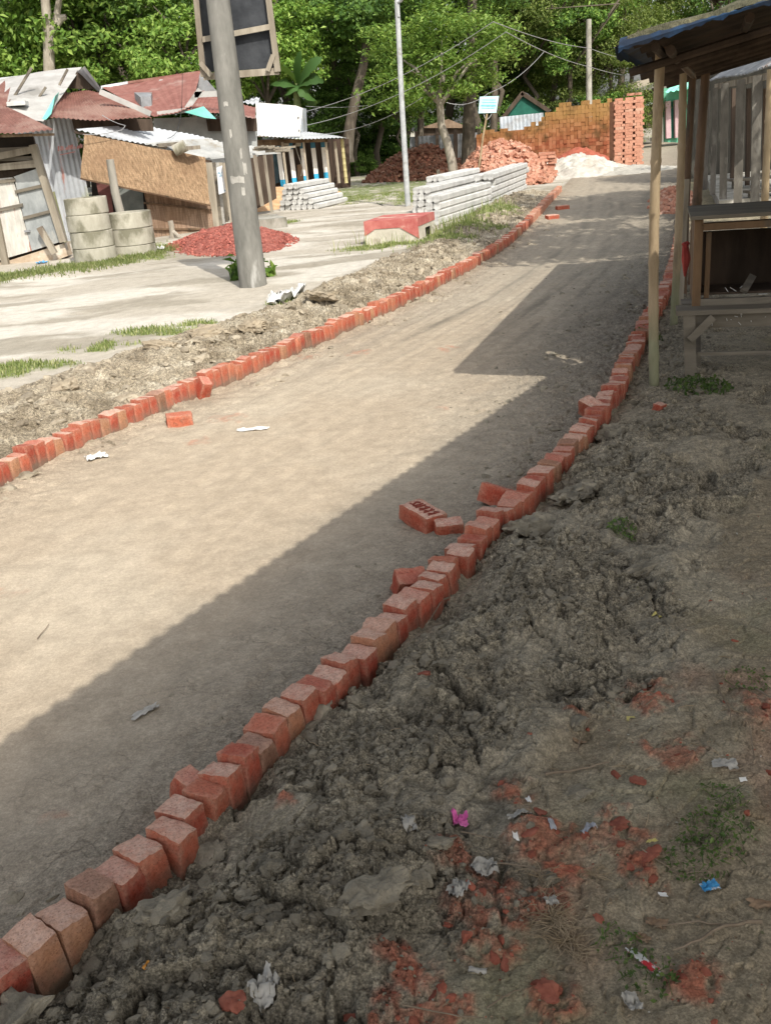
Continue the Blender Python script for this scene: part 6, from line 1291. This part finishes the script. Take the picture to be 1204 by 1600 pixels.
# bright feathery tree before the shaded brick heap
ft = thing('feathery_tree', 'bright feathery tree with thin pale bent trunk before the shaded brick heap', 'tree', g(709, 279, .1)); Yf = 31.
m = MB(); m.tube([at(709, 280, Yf), at(706, 255, Yf), at(699, 225, Yf), at(689, 195, Yf), at(686, 150, Yf), at(692, 115, Yf)], [.16, .145, .13, .12, .11, .08], 10)
for e in [(640, 110), (610, 80), (740, 90), (775, 70), (690, 60), (655, 140), (735, 130), (620, 130)]: m.tube([at(688, 165, Yf), at((688+e[0])/2, (150+e[1])/2-8, Yf-.3), at(e[0], e[1], Yf+kb.uniform(-1.5, 1.2))], [.06, .04, .012], 6, False)
m.build('trunk', BARKP, ft)
r = np.random.default_rng(77); Cs, Ns = [], []
for px, py, rx, ry, n in [(640, 100, .9, .35, 700), (612, 75, .7, .35, 500), (670, 60, 1., .4, 800), (700, 95, 1., .35, 800), (745, 75, .8, .35, 700), (770, 55, .6, .3, 400), (720, 40, 1, .4, 700), (660, 30, .8, .35, 500), (620, 120, .7, .3, 450), (655, 140, .7, .3, 450), (605, 155, .5, .25, 250), (740, 115, .7, .3, 500), (690, 125, .8, .3, 500), (725, 140, .6, .25, 300), (640, 165, .5, .3, 250), (780, 85, .5, .3, 300), (600, 45, .6, .3, 300), (690, 15, .8, .3, 400), (760, 25, .7, .3, 350)]:
    for s_ in range(5):
        c = np.array(at(px+r.normal()*14, py+r.normal()*8, Yf+r.normal()*.9)); nn = n//4; q = r.normal(size=(nn, 3))*np.array([rx*.45, rx*.45, ry*.30]); q[:, 2] -= .25*np.hypot(q[:, 0], q[:, 1])**1.5; Cs.append(c+q); Ns.append(np.array([0, -.15, 1.])+r.normal(size=(nn, 3))*.4)
V, Fq = leaves_mesh(np.vstack(Cs), np.vstack(Ns), .15, r, .42, .2); lo = ft.location
c = link('crown', np_mesh('crown', V-np.array([lo.x, lo.y, lo.z]), Fq, False), LEAF[2], ft)
def bare(pts, rad, label, bark, Y):
    P = [at(a, b, Y) for a, b in pts]; m_ = MB(); m_.tube([P[0]-Vector((0, 0, .3))]+P, [rad*1.2]+[rad*(1-.5*i/len(P)) for i in range(len(P))], 10); return m_, P
def trunk_tree(pts, rad, label, bark, Y, forks=(), cr=None):
    m_, P = bare(pts, rad, label, bark, Y); o = thing('tree', label, 'tree', P[0])
    for f in forks: m_.tube([at(a, b, Y) for a, b in f], [rad*.7, rad*.6, rad*.4][:len(f)], 8, False)
    m_.build('trunk', bark, o)
    if cr:
        c = link('crown', CR[cr[3]][0], None, o); q = at(cr[0], cr[1], Y+.8); c.location = q-P[0]; c.scale = (cr[2], cr[2], cr[2]*.75)
    return o
trunk_tree([(730, 272), (732, 200), (735, 130), (736, 60), (738, -20)], .24, 'thick dark straight trunk with reddish top right of the feathery tree', BARK, 33.5, (), (745, -40, 2.4, 1))
trunk_tree([(542, 240), (547, 195), (556, 150), (568, 100), (575, 40)], .22, 'slanting grey trunk right of the shop', BARK, 37, (), (590, 20, 2.4, 4))
trunk_tree([(78, 150), (76, 50), (69, -20)], .20, 'pale bare forked trunk at the upper left', BARKP, 34.5, [[(77, 55), (88, 30), (96, -20)], [(82, 45), (96, 28), (104, 26)]], (85, -60, 2.2, 2))
for i_, (px, b, t_, rad, Y, lb) in enumerate([(515, 262, 60, .13, 44, 'thin dark trunk deep in the wood right of the shop'), (553, 262, 170, .10, 43, 'slim trunk standing before the dark undergrowth'), (585, 250, 20, .15, 45, 'upright trunk left of the steel pole'), (655, 250, 60, .15, 43, 'upright trunk just right of the steel pole'), (770, 240, 0, .17, 45, 'upright trunk behind the blue notice'), (968, 200, -20, .2, 54, 'tall grey trunk at the upper right'), (1028, 120, -20, .16, 60, 'bare dark trunk against the gap of sky')]):
    trunk_tree([(px, b), (px+3, (b+t_)/2), (px-2, t_)], rad, lb, BARK, Y)
# banana plant
bn = thing('banana_plant', 'banana plant with broad arching green leaves behind the white signboard', 'banana plant', (at(466, 230, 35.5).x, 35.5, 0)); Yb2 = 35.5
m = MB(); m.tube([at(467, 260, Yb2), at(465, 170, Yb2), at(462, 130, Yb2)], [.16, .13, .09], 10); m.build('stem', M('banana_stem', (.16, .2, .08), (.28, .3, .14), 4), bn)
BL = leaf_mat('banana_leaf', (.035, .085, .025), (.05, .11, .03), (.07, .14, .035), .25)
for k, (ex, ey, mx, my, w_) in enumerate([(442, 100, 450, 112, .32), (470, 78, 462, 100, .3), (502, 88, 484, 95, .32), (505, 125, 488, 112, .34), (448, 150, 450, 128, .3), (488, 165, 484, 135, .32), (425, 130, 440, 120, .28)]):
    a, b, c = at(463, 132, Yb2), at(mx, my, Yb2-.3-.1*k), at(ex, ey, Yb2-.8+.2*k); vs = []; n = 12
    for i in range(n+1):
        t = i/n; p = a*(1-t)**2+b*2*t*(1-t)+c*t*t; tg = ((b-a)*(1-t)+(c-b)*t).normalized(); sd = tg.cross(Vector((0, -.6, .8))).normalized(); w2 = w_*math.sin(math.pi*min(1, .06+t*.93))**.6*(1+.12*math.sin(i*4.))
        vs += [p-sd*w2+Vector((0, 0, -.05)), p, p+sd*w2+Vector((0, 0, -.05))]
    m = MB(); m.add(vs, [(i*3+j, i*3+j+1, (i+1)*3+j+1, (i+1)*3+j) for i in range(n) for j in range(2)], True); m.build('leaf', BL, bn)
# broad trees behind the right hand stalls: their crowns shade the far road
for X, Y, cz, rad, k, lb in [(5.1, 8.3, 5.7, 2.4, 0, 'leafy tree shading the road from behind the bamboo shed'), (7.3, 12.8, 6.6, 2.4, 4, 'leafy tree shading the road from behind the pillared shed'), (11.5, 18.5, 7.2, 3.2, 0, 'leafy tree shading the far road behind the pillared shed')]:
    o = thing('tree', lb, 'tree', (X, Y, 0)); c = link('crown', CR[k][0], None, o); c.location = (0, 0, cz); c.scale = (rad, rad, rad*.7)
    c = link('trunk', TRK[k % 4], None, o); c.scale = (4, 4, cz-.5)

# ------------------------------------------------------------------ light
az = (.36, -.93); EL = math.radians(44.7)
sun = bpy.data.lights.new('sun', 'SUN'); sun.energy = 4.45; sun.angle = math.radians(.5); sun.color = (1, .95, .86)
so = bpy.data.objects.new('sun', sun); COL.objects.link(so)
dv = Vector((-az[0]*math.cos(EL), -az[1]*math.cos(EL), -math.sin(EL))); so.rotation_euler = dv.to_track_quat('-Z', 'Y').to_euler()
W = bpy.data.worlds.new('World'); SC.world = W; W.use_nodes = True
nt = W.node_tree; bg = nt.nodes['Background']; sk = nt.nodes.new('ShaderNodeTexSky'); sk.sky_type = 'NISHITA'; sk.sun_disc = False
sk.sun_elevation = EL; sk.sun_rotation = math.atan2(az[0], az[1]); sk.dust_density = 3.5; sk.air_density = 1.2; sk.ozone_density = 1.
hs = nt.nodes.new('ShaderNodeHueSaturation'); hs.inputs['Saturation'].default_value = .38; hs.inputs['Value'].default_value = 1.32
nt.links.new(sk.outputs[0], hs.inputs['Color']); nt.links.new(hs.outputs[0], bg.inputs[0]); bg.inputs[1].default_value = .15
SC.view_settings.view_transform = 'Standard'; SC.view_settings.look = 'None'; SC.view_settings.exposure = 0
SC.cycles.max_bounces = 8; SC.cycles.transparent_max_bounces = 8
SC.cycles.use_denoising = True; SC.cycles.denoiser = 'OPENIMAGEDENOISE'; SC.cycles.denoising_prefilter = 'ACCURATE'; SC.cycles.use_adaptive_sampling = False; SC.cycles.sample_clamp_indirect = 6
